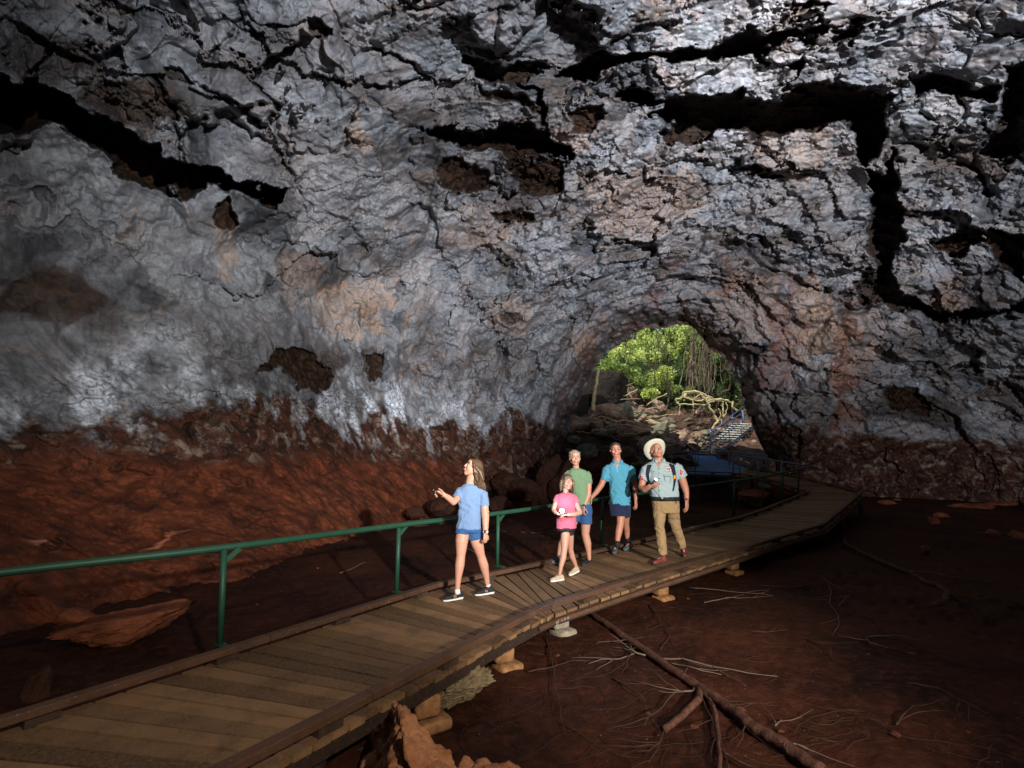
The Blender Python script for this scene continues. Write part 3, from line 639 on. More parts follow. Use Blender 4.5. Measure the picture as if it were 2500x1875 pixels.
# chalked numbers on the side of the beam
def text_mesh(name, body, size, M, mat, parent, ext=.001):
    cu = bpy.data.curves.new(name, 'FONT'); cu.body = body; cu.size = size; cu.extrude = ext; cu.align_x = 'CENTER'; cu.align_y = 'CENTER'
    o = bpy.data.objects.new('tmp', cu); C.objects.link(o); dg = bpy.context.evaluated_depsgraph_get(); dg.update()
    me = bpy.data.meshes.new_from_object(o.evaluated_get(dg)); bpy.data.objects.remove(o); me.transform(M); me.materials.clear()
    return link(name, me, mat, parent, smooth=False)
M_white = plain('white_paint', (.42, .40, .34), .7, .2, .15)
def face_M(p, right, upv):
    r = Vector(right).normalized(); u = Vector(upv).normalized(); n = r.cross(u)
    return Matrix(((r.x, u.x, n.x, p.x), (r.y, u.y, n.y, p.y), (r.z, u.z, n.z, p.z), (0, 0, 0, 1)))
dd = (RA[2]-RA[1]).normalized(); nn = Vector((dd.y, -dd.x, 0))
pt = RA[1].lerp(RA[2], .9)+nn*.062
text_mesh('chalk_number', '37', .06, face_M(up(pt, -.082), dd, (0, 0, 1)), M_white, bw)
pt2 = RA[2]+(RA[3]-RA[2]).normalized()*.12; d3 = (RA[3]-RA[2]).normalized(); n3_ = Vector((d3.y, -d3.x, 0))
text_mesh('chalk_number', '3 . 24  03', .034, face_M(up(pt2, -.068)+n3_*.056, d3, (0, 0, 1)), M_white, bw)
# ---------------------------------------------------------------- handrails
t = NT('green_paint', .5, .35); n = t.noise(9, 5); t.base(t.mix(t.ramp(n, [(.4, 0.), (.75, .6)]), (.014, .062, .034), (.028, .085, .05))); t.bump(t.noise(60, 3), .15, .003); M_green = t.m
M_gal = plain('sky_tinted_steel', (.13, .21, .34), .4, .5, .2, 20, 0, .4)  # grey steel with the blue daylight tinted into its colour
def handrail(label, railpts, posts, mat, r=.03, brace=True, dens=6, extra=()):
    b0 = posts[0][0]; root = empty('handrail', b0); tag(root, label, 'handrail', None)
    mb = MB(); pts = []
    for a, b in zip(railpts[:-1], railpts[1:]): pts += [a.lerp(b, k/dens) for k in range(dens)]
    pts.append(railpts[-1])
    if len(railpts) > 3 and brace:
        for _ in range(6): pts = [pts[0]]+[(pts[i-1]+pts[i]*2+pts[i+1])/4 for i in range(1, len(pts)-1)]+[pts[-1]]
    mb.tube(pts, r, 14); mb.build('rail', mat, root)
    for ex in extra: q = MB(); q.tube(ex, r*.7, 8); q.build('lower_rail', mat, root)
    for bs, tp in posts:
        q = MB(); q.tube([bs, tp], r*.86, 12); p = q.build('post', mat, root)
        if brace:
            k = min(range(len(pts)), key=lambda i: (pts[i]-tp).length); d = (pts[min(k+1, len(pts)-1)]-pts[max(k-1, 0)]).normalized()
            q = MB(); n_ = pts[min(len(pts)-1, k+1)]
            q.bar(tp-Vector((0, 0, .11)), tp+d*.13+Vector((0, 0, -.004)), .012, .045); q.build('brace', mat, p, smooth=False)
            q = MB(); q.box(bs+Vector((d.y*.05, -d.x*.05, .008)), .07, .17, .012, Matrix.Rotation(math.atan2(d.y, d.x), 3, 'Z')); q.build('foot_plate', mat, p, smooth=False)
    return root
pp = [((537,1574,0),(547,1342)), ((968,1446,0),(974,1284)), ((1214,1383,0),(1216,1256)), ((1467,1330,0),(1471,1219)), ((1790,1262,.11),(1793,1176)), ((1862,1240,.18),(1863,1166)), ((1911,1218,.29),(1911,1155)), ((1949,1203,.37),(1950,1147))]
PO = []
for (bu, bv, bz), (tu, tv) in pp:
    bs = Pz(bu, bv, bz+.08); PO.append((bs, P(tu, tv, bs.y)))
rail = [P(-420, 1455, 3.15), P(0, 1396, 3.75)]+[p[1]+Vector((0, 0, .012)) for p in PO[:4]]+[P(1630, 1196, PO[4][0].y*.72+PO[3][0].y*.28)]+[p[1]+Vector((0, 0, .012)) for p in PO[4:]]+[P(1966, 1142, 18.2)]
bs0 = PO[0][0]-dA*2.4
handrail('round green painted handrail along the left edge of the boardwalk behind the walkers', rail, [(bs0, P(*( -420, 1455, 3.15))+Vector((0, 0, -.02)))] [:0]+PO, M_green, .031)
def R3(*a): return [P(*q) for q in a]
handrail('grey metal handrail over the inner edge of the far walkway, ending at the green rail', R3((1787,1110,22.4),(1850,1118,20.8),(1908,1127,19.3),(1964,1136,18.2)),
         [(P(1790,1160,22.3), P(1790,1111,22.3)), (P(1806,1165,21.8), P(1806,1114,21.8)), (P(1850,1179,20.4), P(1850,1119,20.4)), (P(1908,1192,18.9), P(1908,1128,18.9))], M_gal, .03, False)
handrail('grey metal handrail in front of the blue-lit platform beside the hat of the guide', R3((1560,1110,23.4),(1631,1107,23.4),(1705,1103,23.4)),
         [(P(1697,1157,23.2), P(1697,1104,23.2)), (P(1640,1155,23.4), P(1640,1107,23.4)), (P(1580,1153,23.5), P(1580,1109,23.5))], M_gal, .03, False, extra=(R3((1560,1116,23.4),(1631,1113,23.4),(1705,1109,23.4)),))
handrail('grey metal handrail down the left side of the ramp at the foot of the stairs', R3((1671,1079,32.5),(1705,1103,26.5)),
         [(P(1673,1108,32.3), P(1673,1080,32.3)), (P(1690,1122,29), P(1689,1092,29)), (P(1704,1138,26.5), P(1704,1104,26.5))], M_gal, .03, False)
handrail('grey metal handrail along the outer edge of the far walkway below the stairs', R3((1733,1079,32.8),(1770,1100,27.5),(1815,1106,25.5),(1874,1112,23.2)),
         [(P(1734,1111,32.8), P(1734,1080,32.8)), (P(1752,1124,29.6), P(1752,1091,29.6)), (P(1780,1143,26.6), P(1780,1102,26.6)), (P(1838,1149,24.6), P(1838,1109,24.6)), (P(1870,1158,23.4), P(1870,1113,23.4))], M_gal, .03, False)
# ---------------------------------------------------------------- stairs outside
st = empty('staircase', P(1725, 1108, 32.8)); tag(st, 'pale metal staircase climbing the rocks in sunlight outside the cave mouth', 'staircase')
tr = MB(); N = 14; l0, r0, l1, r1 = P(1704,1107,33), P(1749,1107,33), P(1789,1034,38.5), P(1838,1036,38.5)
M_tread = plain('pale_tread', (.8, .8, .74), .6, .4, .1)
for k in range(N):
    a = l0.lerp(l1, k/(N-1)); b = r0.lerp(r1, k/(N-1)); q = MB(); q.bar(a, b, .30, .06); q.build('tread', M_tread, st, smooth=False)
lo = P(1789,1034,39.3); ro = P(1838,1036,39.3)
q = MB(); q.bar(lo+Vector((0, .3, 0)), ro+Vector((0, .3, 0)), 1.1, .06); q.build('landing', M_tread, st, smooth=False)
for a, b in ((l0, l1), (r0, r1)): q = MB(); q.bar(a-Vector((0, 0, .12)), b-Vector((0, 0, .12)), .06, .2); q.build('stringer', M_gal, st, smooth=False)
for ps in (R3((1706,1077,33),(1768,1030,37),(1790,1012,38.8),(1813,994,41)), R3((1750,1078,33),(1800,1036,36.5),(1838,1004,38.8)), R3((1715,1085,33),(1768,1040,37),(1816,1004,41))):
    q = MB(); q.tube(ps, .03, 8); q.build('stair_rail', M_gal, st)
for a, b in ((l0, 1706), (l0.lerp(l1, .33), 0), (l0.lerp(l1, .66), 0), (l1, 0), (r0, 0), (r0.lerp(r1, .33), 0), (r0.lerp(r1, .66), 0), (r1, 0)):
    q = MB(); q.tube([a-Vector((0, 0, .3)), a+Vector((0, 0, .92))], .028, 8); q.build('stair_post', M_gal, st)
for a in (P(1836,1030,38.8), P(1815,1030,38.8), P(1813,1028,41)):
    q = MB(); q.tube([a-Vector((0, 0, 1.6)), a+Vector((0, 0, .9))], .028, 8); q.build('stair_post', M_gal, st)
# ================================================================ ROCKS, BRANCHES, TWIGS
def rock_mat_(name, a, b, dk=(.02, .01, .007), sc=3.):
    t = NT(name, .85, .25); c = t.mix(t.ramp(t.noise(sc, 8, .65), [(.33, 0.), (.68, 1.)]), a, b)
    c = t.mix(t.ramp(t.noise(sc*3.3, 6, .7), [(.55, 0.), (.72, .65)]), c, dk); t.base(c)
    q = t.bump(t.noise(sc*7, 8, .68), .9, .03); t.bump(t.noise(sc*40, 4, .7), .6, .005, q); return t.m
M_redrock = rock_mat_('red_rock', (.12, .036, .017), (.30, .095, .042))
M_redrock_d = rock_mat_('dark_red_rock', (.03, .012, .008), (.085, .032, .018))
M_tanrock = rock_mat_('tan_rock', (.34, .13, .055), (.62, .29, .14), (.10,.045,.02), sc=6)
M_palerock = rock_mat_('crusted_rock', (.16, .11, .055), (.38, .29, .16), sc=9)
M_talus = rock_mat_('talus_rock', (.05, .033, .024), (.48, .33, .23), sc=1.6)
M_talus2 = rock_mat_('mossy_rock', (.05, .055, .035), (.32, .31, .21), sc=1.6)
def rock(seed, scale, rot=(0, 0, 0), sub=5, flatten=.0, rough=.22, lumps=0., facets=11, sharp=None):
    import bmesh
    bm = bmesh.new(); bmesh.ops.create_icosphere(bm, subdivisions=sub, radius=1.)
    co = np.array([v.co[:] for v in bm.verts]); r = np.random.default_rng(seed)
    rad = np.full(len(co), 1.25)
    for _ in range(facets):                      # cut by random planes: an angular block
        n = r.normal(size=3); n /= np.linalg.norm(n); d = r.uniform(.55, .95); k = co@n
        with np.errstate(divide='ignore', invalid='ignore'): rad = np.minimum(rad, np.where(k > 1e-3, d/k, 9))
    co2 = co*rad[:, None]
    dsp = rough*fbm(co2*1.5+seed, 4, seed % 50)+.07*fbm(co2*6+seed, 3, seed % 50+3)-.06*fbm(co2*4+seed, 3, seed % 50+5, ridged=True)
    if lumps: f1, f2, rv = voro(co2*4.2+seed, 3); dsp += lumps*(1-f1*1.6)
    co2 = co2*(1+dsp)[:, None]*np.array(scale)
    E_ = np.array(__import__('mathutils').Euler(rot).to_matrix()); co2 = co2@E_.T
    for v, c in zip(bm.verts, co2): v.co = c
    me = bpy.data.meshes.new('rock'); bm.to_mesh(me); bm.free(); return me
def put_rock(name, label, loc, seed, scale, rot=(0, 0, 0), mat=None, cat='rock', group=None, **k):
    o = link(name, rock(seed, scale, rot, **k), mat or M_redrock); o.location = loc; return tag(o, label, cat, group)
def g(u, v, dz=0): p = Pz(u, v, MUD); p.z += dz; return p
put_rock('boulder', 'long flat red boulder lying in the mud behind the green rail, crossed by its shadow', g(315, 1560, .16), 12, (.62, .26, .16), (.1, -.10, .62), M_redrock, 'boulder', sub=6)
put_rock('rock', 'low dark red rock between the long flat boulder and the earth bank', g(180, 1525, .05), 31, (.3, .2, .16), (0, 0, .3), M_redrock, sub=5)
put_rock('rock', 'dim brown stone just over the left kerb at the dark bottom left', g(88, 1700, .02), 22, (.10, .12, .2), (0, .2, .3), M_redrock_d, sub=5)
put_rock('rock', 'pale lumpy crusted rock in the mud beside the boardwalk edge', g(1142, 1712, .11), 5, (.21, .115, .10), (.25, -.2, .55), M_palerock, sub=6, lumps=.22, facets=5)
put_rock('boulder', 'red boulder seen through the far posts of the green handrail', g(1850, 1240, .30), 41, (.95, .6, .45), (0, .1, .2), M_redrock, 'boulder')
put_rock('boulder', 'smaller red boulder behind the one at the far rail posts', g(1902, 1222, .35), 42, (.7, .5, .42), (0, -.2, .5), M_redrock, 'boulder')
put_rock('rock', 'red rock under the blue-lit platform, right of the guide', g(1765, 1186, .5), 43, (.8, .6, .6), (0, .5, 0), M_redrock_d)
# foreground spike
def spike(name, label, prof, Y, thick, mat, seed, cat='rock'):
    "rock grown round a ridge seen in the photo: list of (u, v, half width px)"
    mb = MB()
    for (u, v, w, Yk) in prof:
        p = P(u, v, Yk); mb.ell(p, (w/F*Yk, w/F*Yk*thick, w/F*Yk*1.15), seg=16, rg=10)
    dsp = lambda co: .028*fbm(co*7, 4, seed)+.014*fbm(co*24, 4, seed+3)-.022*fbm(co*11, 3, seed+7, ridged=True)
    o = mb.build(name, mat, None, remesh=.010, disp=dsp); return tag(o, label, cat)
def hull_rock(label, pts, seed, mat, vox=.009):
    import bmesh
    bm = bmesh.new()
    for p in pts: bm.verts.new(p)
    bmesh.ops.convex_hull(bm, input=bm.verts); bmesh.ops.delete(bm, geom=[v for v in bm.verts if not v.link_faces], context='VERTS'); bmesh.ops.triangulate(bm, faces=bm.faces); bm.normal_update()
    mb = MB(); bm.verts.index_update(); mb.add([v.co[:] for v in bm.verts], [tuple(v.index for v in f.verts) for f in bm.faces]); bm.free()
    dsp = lambda co: .035*fbm(co*5, 4, seed)+.014*fbm(co*22, 4, seed+3)-.04*fbm(co*9, 3, seed+7, ridged=True)+.01
    return tag(mb.build('rock', mat, None, remesh=vox, disp=dsp), label, 'rock')
hull_rock('tall pointed orange rock in the foreground below the boardwalk', [P(962,1712,2.5), P(985,1716,2.42), P(1020,1765,2.3), P(1066,1800,2.3), P(1120,1880,2.2), P(1190,1990,2.1), P(945,1745,2.6), P(905,1790,2.75), P(985,1800,2.15), P(1010,1960,2.0), P(900,2010,2.3), P(830,1960,2.8), P(1150,2060,2.4), P(1010,2060,2.9)], 3, M_tanrock)
hull_rock('small tan rock corner at the bottom edge right of the pointed rock', [P(1188,1846,2.2), P(1238,1862,2.2), P(1262,1890,2.2), P(1110,1872,2.3), P(1150,1960,1.9), P(1270,1980,1.9), P(1200,1960,2.6), P(1100,1960,2.3)], 9, M_tanrock)
put_rock('rock', 'thin fin of rock left of the pointed foreground rock', P(893, 1860, 2.7), 51, (.035, .05, .12), (0, .3, 0), M_redrock_d)
# background blocks at the foot of the walls
BG = [(1345,1175,21,1.2,1.9,'tall dark brown block behind the woman in green'),(1395,1185,20,1.0,1.3,'brown block right behind the woman and the man'),(1290,1190,21,.9,.8,'low brown block behind the pink shirt'),
 (1230,1178,22,1.0,.7,'dim brown block above the gap between girl and child'),(1180,1165,23,1.1,.8,'dim block behind the hair of the tall girl'),(1225,1228,17.5,.75,.28,'flat red slab behind the green rail right of the tall girl'),
 (1075,1240,16.5,.6,.45,'red rock at the foot of the bank under the raised torch'),(1018,1252,15.4,.45,.3,'small red rock at the bank foot left of the tall girl'),(1462,1170,22,1.0,.9,'dim rock between the woman and the man in the polo'),
 (1480,1130,25,1.3,1.3,'dark boulder above the man in the polo shirt'),(1540,1135,26,1.3,1.0,'dark boulder left of the hat of the guide'),(1420,1140,25,1.2,1.1,'dark boulder at the left foot of the arch')]
for k, (u, v, Y, sx, sz, lb) in enumerate(BG):
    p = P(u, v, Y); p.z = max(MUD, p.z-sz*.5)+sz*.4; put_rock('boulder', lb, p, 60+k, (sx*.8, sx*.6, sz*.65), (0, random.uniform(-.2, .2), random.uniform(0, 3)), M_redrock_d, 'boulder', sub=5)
SM = [(2390,1240,.9,.14,'long low brown slab at the foot of the right wall'),(2450,1232,.5,.12,'small slab behind the long low slab on the right'),(2165,1232,.35,.12,'small stone right of the boardwalk corner'),
 (2285,1277,.22,.15,'round stone in the mud below the long slab'),(2300,1262,.3,.1,'flat stone just behind the round stone on the right'),(2400,1570,.085,.05,'small orange stone alone on the mud at the right'),(2480,1310,.3,.12,'stone at the right edge below the slabs'),
 (2425,1305,.25,.1,'stone left of the one at the right edge'),(2255,1345,.2,.08,'faint stone beside the curved branch'),(2190,1222,.3,.08,'thin stone behind the small stone near the corner')]
for k, (u, v, sx, sz, lb) in enumerate(SM):
    put_rock('stone', lb, g(u, v, sz*.4), 90+k, (sx, sx*.6, sz), (0, 0, .1*k), M_redrock, 'stone', sub=4)
# pebbles behind the rail
random.seed(8)
pb = [rock(200+k, (1, .8, .5), sub=2) for k in range(4)]
for m_ in pb: m_.materials.append(M_redrock); m_.shade_smooth()
for k in range(70):
    if k < 45: u, v = random.uniform(560, 1500), random.uniform(1265, 1500)
    else: u, v = random.uniform(1250, 2450), random.uniform(1300, 1800)
    if k < 45 and v > 1250+.0*u+ (1560-1250)*(1-(u-560)/640)-10 and u < 1150: continue
    o = bpy.data.objects.new('pebble', pb[k % 4]); C.objects.link(o); p = Pz(u, v, MUD); o.location = p+Vector((0, 0, .01)); s_ = random.uniform(.012, .05); o.scale = (s_,)*3; o.rotation_euler = (0, 0, random.uniform(0, 6))
    tag(o, 'small loose pebble on the red mud floor', 'pebble', 'pebbles scattered over the mud')
# ---------------------------------------------------------------- fallen branches and twigs
t = NT('branch_bark', .8, .25); t.base(t.mix(t.ramp(t.noise(16, 6, .65), [(.35, 0.), (.7, 1.)]), (.045, .018, .012), (.15, .065, .04))); t.bump(t.noise(55, 5, .7), 1., .012); M_bark = t.m
t = NT('pale_twig', .7, .3); t.base(t.mix(t.noise(12, 5), (.07, .038, .027), (.19, .14, .105))); M_twig = t.m
t = NT('dark_twig', .7, .3); t.base(t.mix(t.noise(12, 5), (.03, .013, .009), (.09, .042, .026))); M_twig_d = t.m
def Z5(x, y, z=0.): return Pz(1200+x/1.7015, 1150+y/1.7015, MUD+.02+z)
def wob(pts, n=5, amp=.012, seed=0):
    out_ = []
    for a, b in zip(pts[:-1], pts[1:]):
        for k in range(n): out_.append(a.lerp(b, k/n))
    out_.append(pts[-1]); L = len(out_)
    sm = [out_[0]]+[(out_[i-1]+out_[i]*2+out_[i+1])/4 for i in range(1, L-1)]+[out_[-1]]
    nz = np.stack([fbm(np.array([p[:] for p in sm])*5, 2, 400+seed+j) for j in range(3)], 1)*amp
    return [p+Vector(q) for p, q in zip(sm, nz)]
def twig(mb, l, r0, r1, seed, z=.01, lift=0., forks=2):
    pts = wob([Z5(x, y, z+lift*math.sin(math.pi*i/max(1, len(l)-1))) for i, (x, y) in enumerate(l)], 6, .02, seed); n = len(pts)
    mb.tube(pts, [r0+(r1-r0)*i/(n-1) for i in range(n)], 6)
    rn = random.Random(seed)
    for _ in range(forks):
        i = rn.randrange(1, n-1); d = (pts[i+1]-pts[i-1]).normalized(); a = rn.choice((-1, 1))*rn.uniform(.4, .9)
        d = Matrix.Rotation(a, 3, 'Z') @ d; q = [pts[i]]
        for k in range(5): d = Matrix.Rotation(rn.uniform(-.25, .25), 3, 'Z') @ d; q.append(q[-1]+d*rn.uniform(.04, .11)+Vector((0, 0, rn.uniform(-.004, .008))))
        mb.tube(q, [r0*.55*(1-.14*k) for k in range(6)], 5)
def branch(label, main, r0, r1, subs, seed):
    pts = wob([Z5(x, y, .03) for x, y in main], 8, .02, seed); n = len(pts); p0 = pts[0]
    root = empty('fallen_branch', p0); tag(root, label, 'branch')
    mb = MB(); mb.tube(pts, [(r0+(r1-r0)*i/(n-1))*(1+.08*math.sin(i*1.7)) for i in range(n)], 12)
    mb.build('stem', M_bark, root)
    for k, (l, ra, rb, mt) in enumerate(subs):
        q = MB(); twig(q, l, ra, rb, seed*10+k, .02, .02, 2 if ra < .012 else 1); q.build('side_branch', mt, root)
branch('long dark fallen branch reaching from the boardwalk to the bottom edge, forked in the middle', [(392,580),(480,640),(600,720),(740,820),(860,893),(960,962),(1060,1040),(1150,1095),(1250,1160),(1370,1245)], .036, .045,
 [([(865,890),(862,950),(800,1010),(712,1080)], .03, .026, M_bark), ([(890,920),(930,1000),(946,1100),(942,1240)], .022, .014, M_bark), ([(640,766),(595,752),(575,722)], .010, .006, M_twig),
  ([(600,752),(540,775),(480,777),(400,805)], .008, .003, M_twig), ([(705,775),(830,790),(1000,828),(1190,852)], .009, .003, M_twig), ([(740,795),(850,825),(955,845)], .006, .003, M_twig),
  ([(842,898),(835,912),(780,912),(720,872),(678,840)], .009, .003, M_twig), ([(775,912),(720,960),(700,1000),(640,1030),(632,1062)], .007, .003, M_twig_d), ([(712,1080),(700,1130),(650,1165),(590,1165)], .006, .002, M_twig_d),
  ([(712,1085),(690,1150),(660,1215)], .005, .002, M_twig_d), ([(600,720),(560,790),(565,815)], .006, .003, M_twig_d), ([(940,960),(1010,985),(1100,960)], .005, .002, M_twig_d), ([(1060,1050),(1040,1110),(1020,1150)], .006, .002, M_twig_d), ([(870,930),(905,1010),(960,1150),(985,1234)], .006, .003, M_twig_d)], 1)
branch('curved brown fallen branch lying on the mud at the right with a hooked end', [(1462,268),(1470,303),(1540,340),(1640,385),(1730,420),(1800,460),(1865,482),(1898,508),(1880,545),(1822,568)], .030, .05,
 [([(1465,302),(1415,325),(1412,358)], .008, .003, M_twig_d), ([(1730,412),(1850,425),(1960,445),(2080,458)], .009, .004, M_twig), ([(1890,500),(1960,545),(2080,600)], .008, .003, M_twig_d), ([(1900,510),(1980,520),(2070,545)], .006, .003, M_twig_d), ([(1735,425),(1780,480),(1830,520)], .006, .003, M_twig_d)], 2)
TW = [([(820,483),(1000,497),(1175,518)], M_twig), ([(880,545),(1000,528),(1170,519)], M_twig), ([(1340,415),(1400,465),(1480,500),(1560,526)], M_twig), ([(1385,450),(1412,500),(1400,550),(1440,600),(1445,640),(1415,678)], M_twig),
 ([(1110,475),(1250,482),(1372,462)], M_twig_d), ([(1500,180),(1700,215),(1890,250),(2200,262)], M_twig), ([(1640,245),(1760,280),(1900,330)], M_twig_d), ([(225,690),(256,800),(262,900),(290,1000),(300,1075)], M_twig_d),
 ([(655,555),(700,620),(745,680),(700,745)], M_twig_d), ([(1565,690),(1650,683),(1750,686)], M_twig), ([(1410,572),(1520,600),(1602,625),(1605,655),(1700,690),(1800,740),(1845,762)], M_twig_d), ([(1185,1120),(1240,1132),(1310,1150)], M_twig),
 ([(1440,560),(1490,510),(1400,540)], M_twig), ([(150,835),(230,820),(340,785)], M_twig_d), ([(1460,435),(1600,455),(1740,480)], M_twig_d), ([(430,715),(560,700),(640,690)], M_twig_d), ([(1180,1055),(1205,1030)], M_twig), ([(1680,1050),(1720,1010),(1760,960)], M_twig_d),
 ([(1560,690),(1570,712),(1600,715)], M_twig), ([(1020,660),(1130,670),(1260,655)], M_twig_d), ([(1300,700),(1400,730),(1420,790)], M_twig_d), ([(1720,880),(1850,900),(1960,960),(2060,1010)], M_twig_d), ([(500,860),(620,930),(640,960)], M_twig_d)]
LB = ['thin pale', 'short forked', 'straight dry', 'winding', 'long', 'slim bent']
def where(l):
    x, y = l[len(l)//2]
    a = 'near the boardwalk edge' if y < 560 and x < 1250 else 'on the mud by the curved branch' if x > 1350 and y < 620 else 'left of the long fallen branch' if x < 700 else 'in the lower right mud'
    return a
for k, (l, mt) in enumerate(TW):
    mb = MB(); twig(mb, l, .0075, .003, 50+k, .01, .03, 2); o = mb.build('twig', mt); tag(o, 'thin dry twig %s' % where(l), 'twig', 'dry twigs %s' % where(l))
# twigs on the mud behind the rail
for k, l in enumerate([[(905,1290),(980,1275),(1090,1277)],[(960,1343),(1000,1342)],[(1160,1300),(1230,1297),(1360,1303)],[(1290,1303),(1370,1318)],[(1100,1330),(1160,1345)],[(1010,1285),(1090,1278)],[(830,1400),(900,1370)],[(1640,1250),(1700,1240),(1790,1254)],[(1560,1270),(1650,1262)]]):
    mb = MB(); pts = wob([Pz(u, v, MUD+.03) for u, v in l], 6, .03, 90+k); mb.tube(pts, .009, 5); tag(mb.build('twig', M_twig), 'pale dry stick on the mud behind the green rail', 'twig', 'pale sticks behind the green rail')
# cobweb of fine dead roots over the mud: nobody could count them
mb = MB(); rn = random.Random(4)
for k in range(300):
    u = rn.uniform(1180, 2500); v = rn.uniform(1330, 1870)**1.0; edge = 1478-(u-1335)*.293
    if v < edge+70: continue
    p = Pz(u, v, MUD+.012); a = rn.uniform(0, 6.3); q = [p]
    for _ in range(rn.randrange(4, 9)): a += rn.uniform(-.5, .5); q.append(q[-1]+Vector((math.cos(a), math.sin(a), 0))*rn.uniform(.04, .12)+Vector((0, 0, rn.uniform(-.003, .005))))
    mb.tube(q, rn.uniform(.001, .002), 4)
tag(mb.build('root_litter', M_twig_d), kind='stuff')
# ================================================================ OUTSIDE THE MOUTH
random.seed(21)
prot = [rock(500+k, (1, .8, .7), (0, 0, k), sub=4, facets=13) for k in range(9)]
for k, m_ in enumerate(prot): m_.materials.append(M_talus if k % 3 else M_talus2); m_.shade_smooth()
cnt = 0; tries = 0
while cnt < 285 and tries < 4000:
    tries += 1; Y = 28.8+random.random()*13.5; u = random.uniform(1385, 1900) if tries % 3 else random.uniform(1540, 1790); X = (u-1250)/1250*Y*1.01
    z = float(hill(X, Y)); v = 1115-(z-1.65)/Y*1250
    st_ = 1685 < u < 1860 and Y < 42 and X > (Y-32.5)*.82+10.9 and X < (Y-32.5)*.82+15.2
    if st_ and (Y < 34 or tries % 2): continue
    if Y < 33.5 and 1660 < u < 1770: continue
    o = bpy.data.objects.new('boulder', prot[random.randrange(9)]); C.objects.link(o)
    s_ = random.choice((.22, .3, .4, .5, .6, .8, 1.0)) if u < 1660 else random.choice((.18, .25, .35, .5))
    if st_: s_ = random.uniform(.15, .32)
    o.location = (X, Y, z+s_*.15); o.scale = (s_*random.uniform(.8, 1.3), s_, s_*random.uniform(.6, 1)); o.rotation_euler = (random.uniform(-.5, .5), random.uniform(-.5, .5), random.uniform(0, 6))
    tag(o, 'angular boulder in the rock pile outside the cave mouth', 'boulder', 'boulders in the rock pile outside the cave mouth'); cnt += 1
o = hull_rock('dark rock outcrop with a flat ledge behind the bare leaning trunk', [P(u, v, Y) for u, v, Y in ((1360,900,35),(1515,908,36),(1535,925,37),(1500,900,39),(1360,890,39),(1350,1060,34),(1440,1020,34.5),(1505,985,35.6),(1520,1040,38),(1350,1060,39))], 14, rock_mat_('shaded_basalt', (.010, .008, .006), (.04, .03, .022), sc=.8), .06)  # shade of the recess is put into this near-black rock colour
# leaves
def leaf_mat(name, a, b, tr=.5):
    t = NT(name, .45, .4); r = t.island(); c = t.mix(r, a, b); t.base(c)
    d = t.n.new('ShaderNodeBsdfTranslucent'); t.l(t.mix(.3, c, (.5, .7, .1)), d.inputs[0]); mx = t.n.new('ShaderNodeMixShader'); mx.inputs[0].default_value = tr*.7
    o = t.n['Material Output']; t.l(t.b.outputs[0], mx.inputs[1]); t.l(d.outputs[0], mx.inputs[2]); t.l(mx.outputs[0], o.inputs[0]); return t.m
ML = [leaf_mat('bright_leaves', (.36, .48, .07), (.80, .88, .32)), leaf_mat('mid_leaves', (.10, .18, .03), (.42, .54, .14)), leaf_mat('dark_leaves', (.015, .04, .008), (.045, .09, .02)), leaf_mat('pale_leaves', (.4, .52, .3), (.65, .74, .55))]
M_trunk = plain('tree_bark', (.16, .13, .09), .85, .2, .4, 4, .5); M_trunkd = plain('dark_bark', (.05, .035, .025), .9, .2, .4, 4, .5)
def leaves(c, rad, n, size, seed, clumps=9, droop=.3):
    r = np.random.default_rng(seed); cc = r.normal(size=(clumps, 3)); cc /= np.linalg.norm(cc, axis=1)[:, None]; cc *= (r.random((clumps, 1))**.4)*.85
    k = r.integers(0, clumps, n); w = r.uniform(.22, .48, clumps)
    p = r.normal(size=(n, 3)); p /= np.linalg.norm(p, axis=1)[:, None]; p *= (r.random((n, 1))**.5); p = (cc[k]+p*w[k][:, None])*np.array(rad)
    s = r.uniform(.5, 1.25, n)*size; a = r.normal(size=(n, 3)); a[:, 2] -= droop; a /= np.linalg.norm(a, axis=1)[:, None]
    b = np.cross(a, r.normal(size=(n, 3))); b /= np.linalg.norm(b, axis=1)[:, None]; p = p+np.array(c)
    m = np.cross(a, b)*s[:, None]*.15
    v = np.stack([p-a*s[:, None]*.6, p+b*s[:, None]*.3+m, p+a*s[:, None]*.6, p-b*s[:, None]*.3+m], 1).reshape(-1, 3)
    return v, np.arange(4*n).reshape(n, 4)
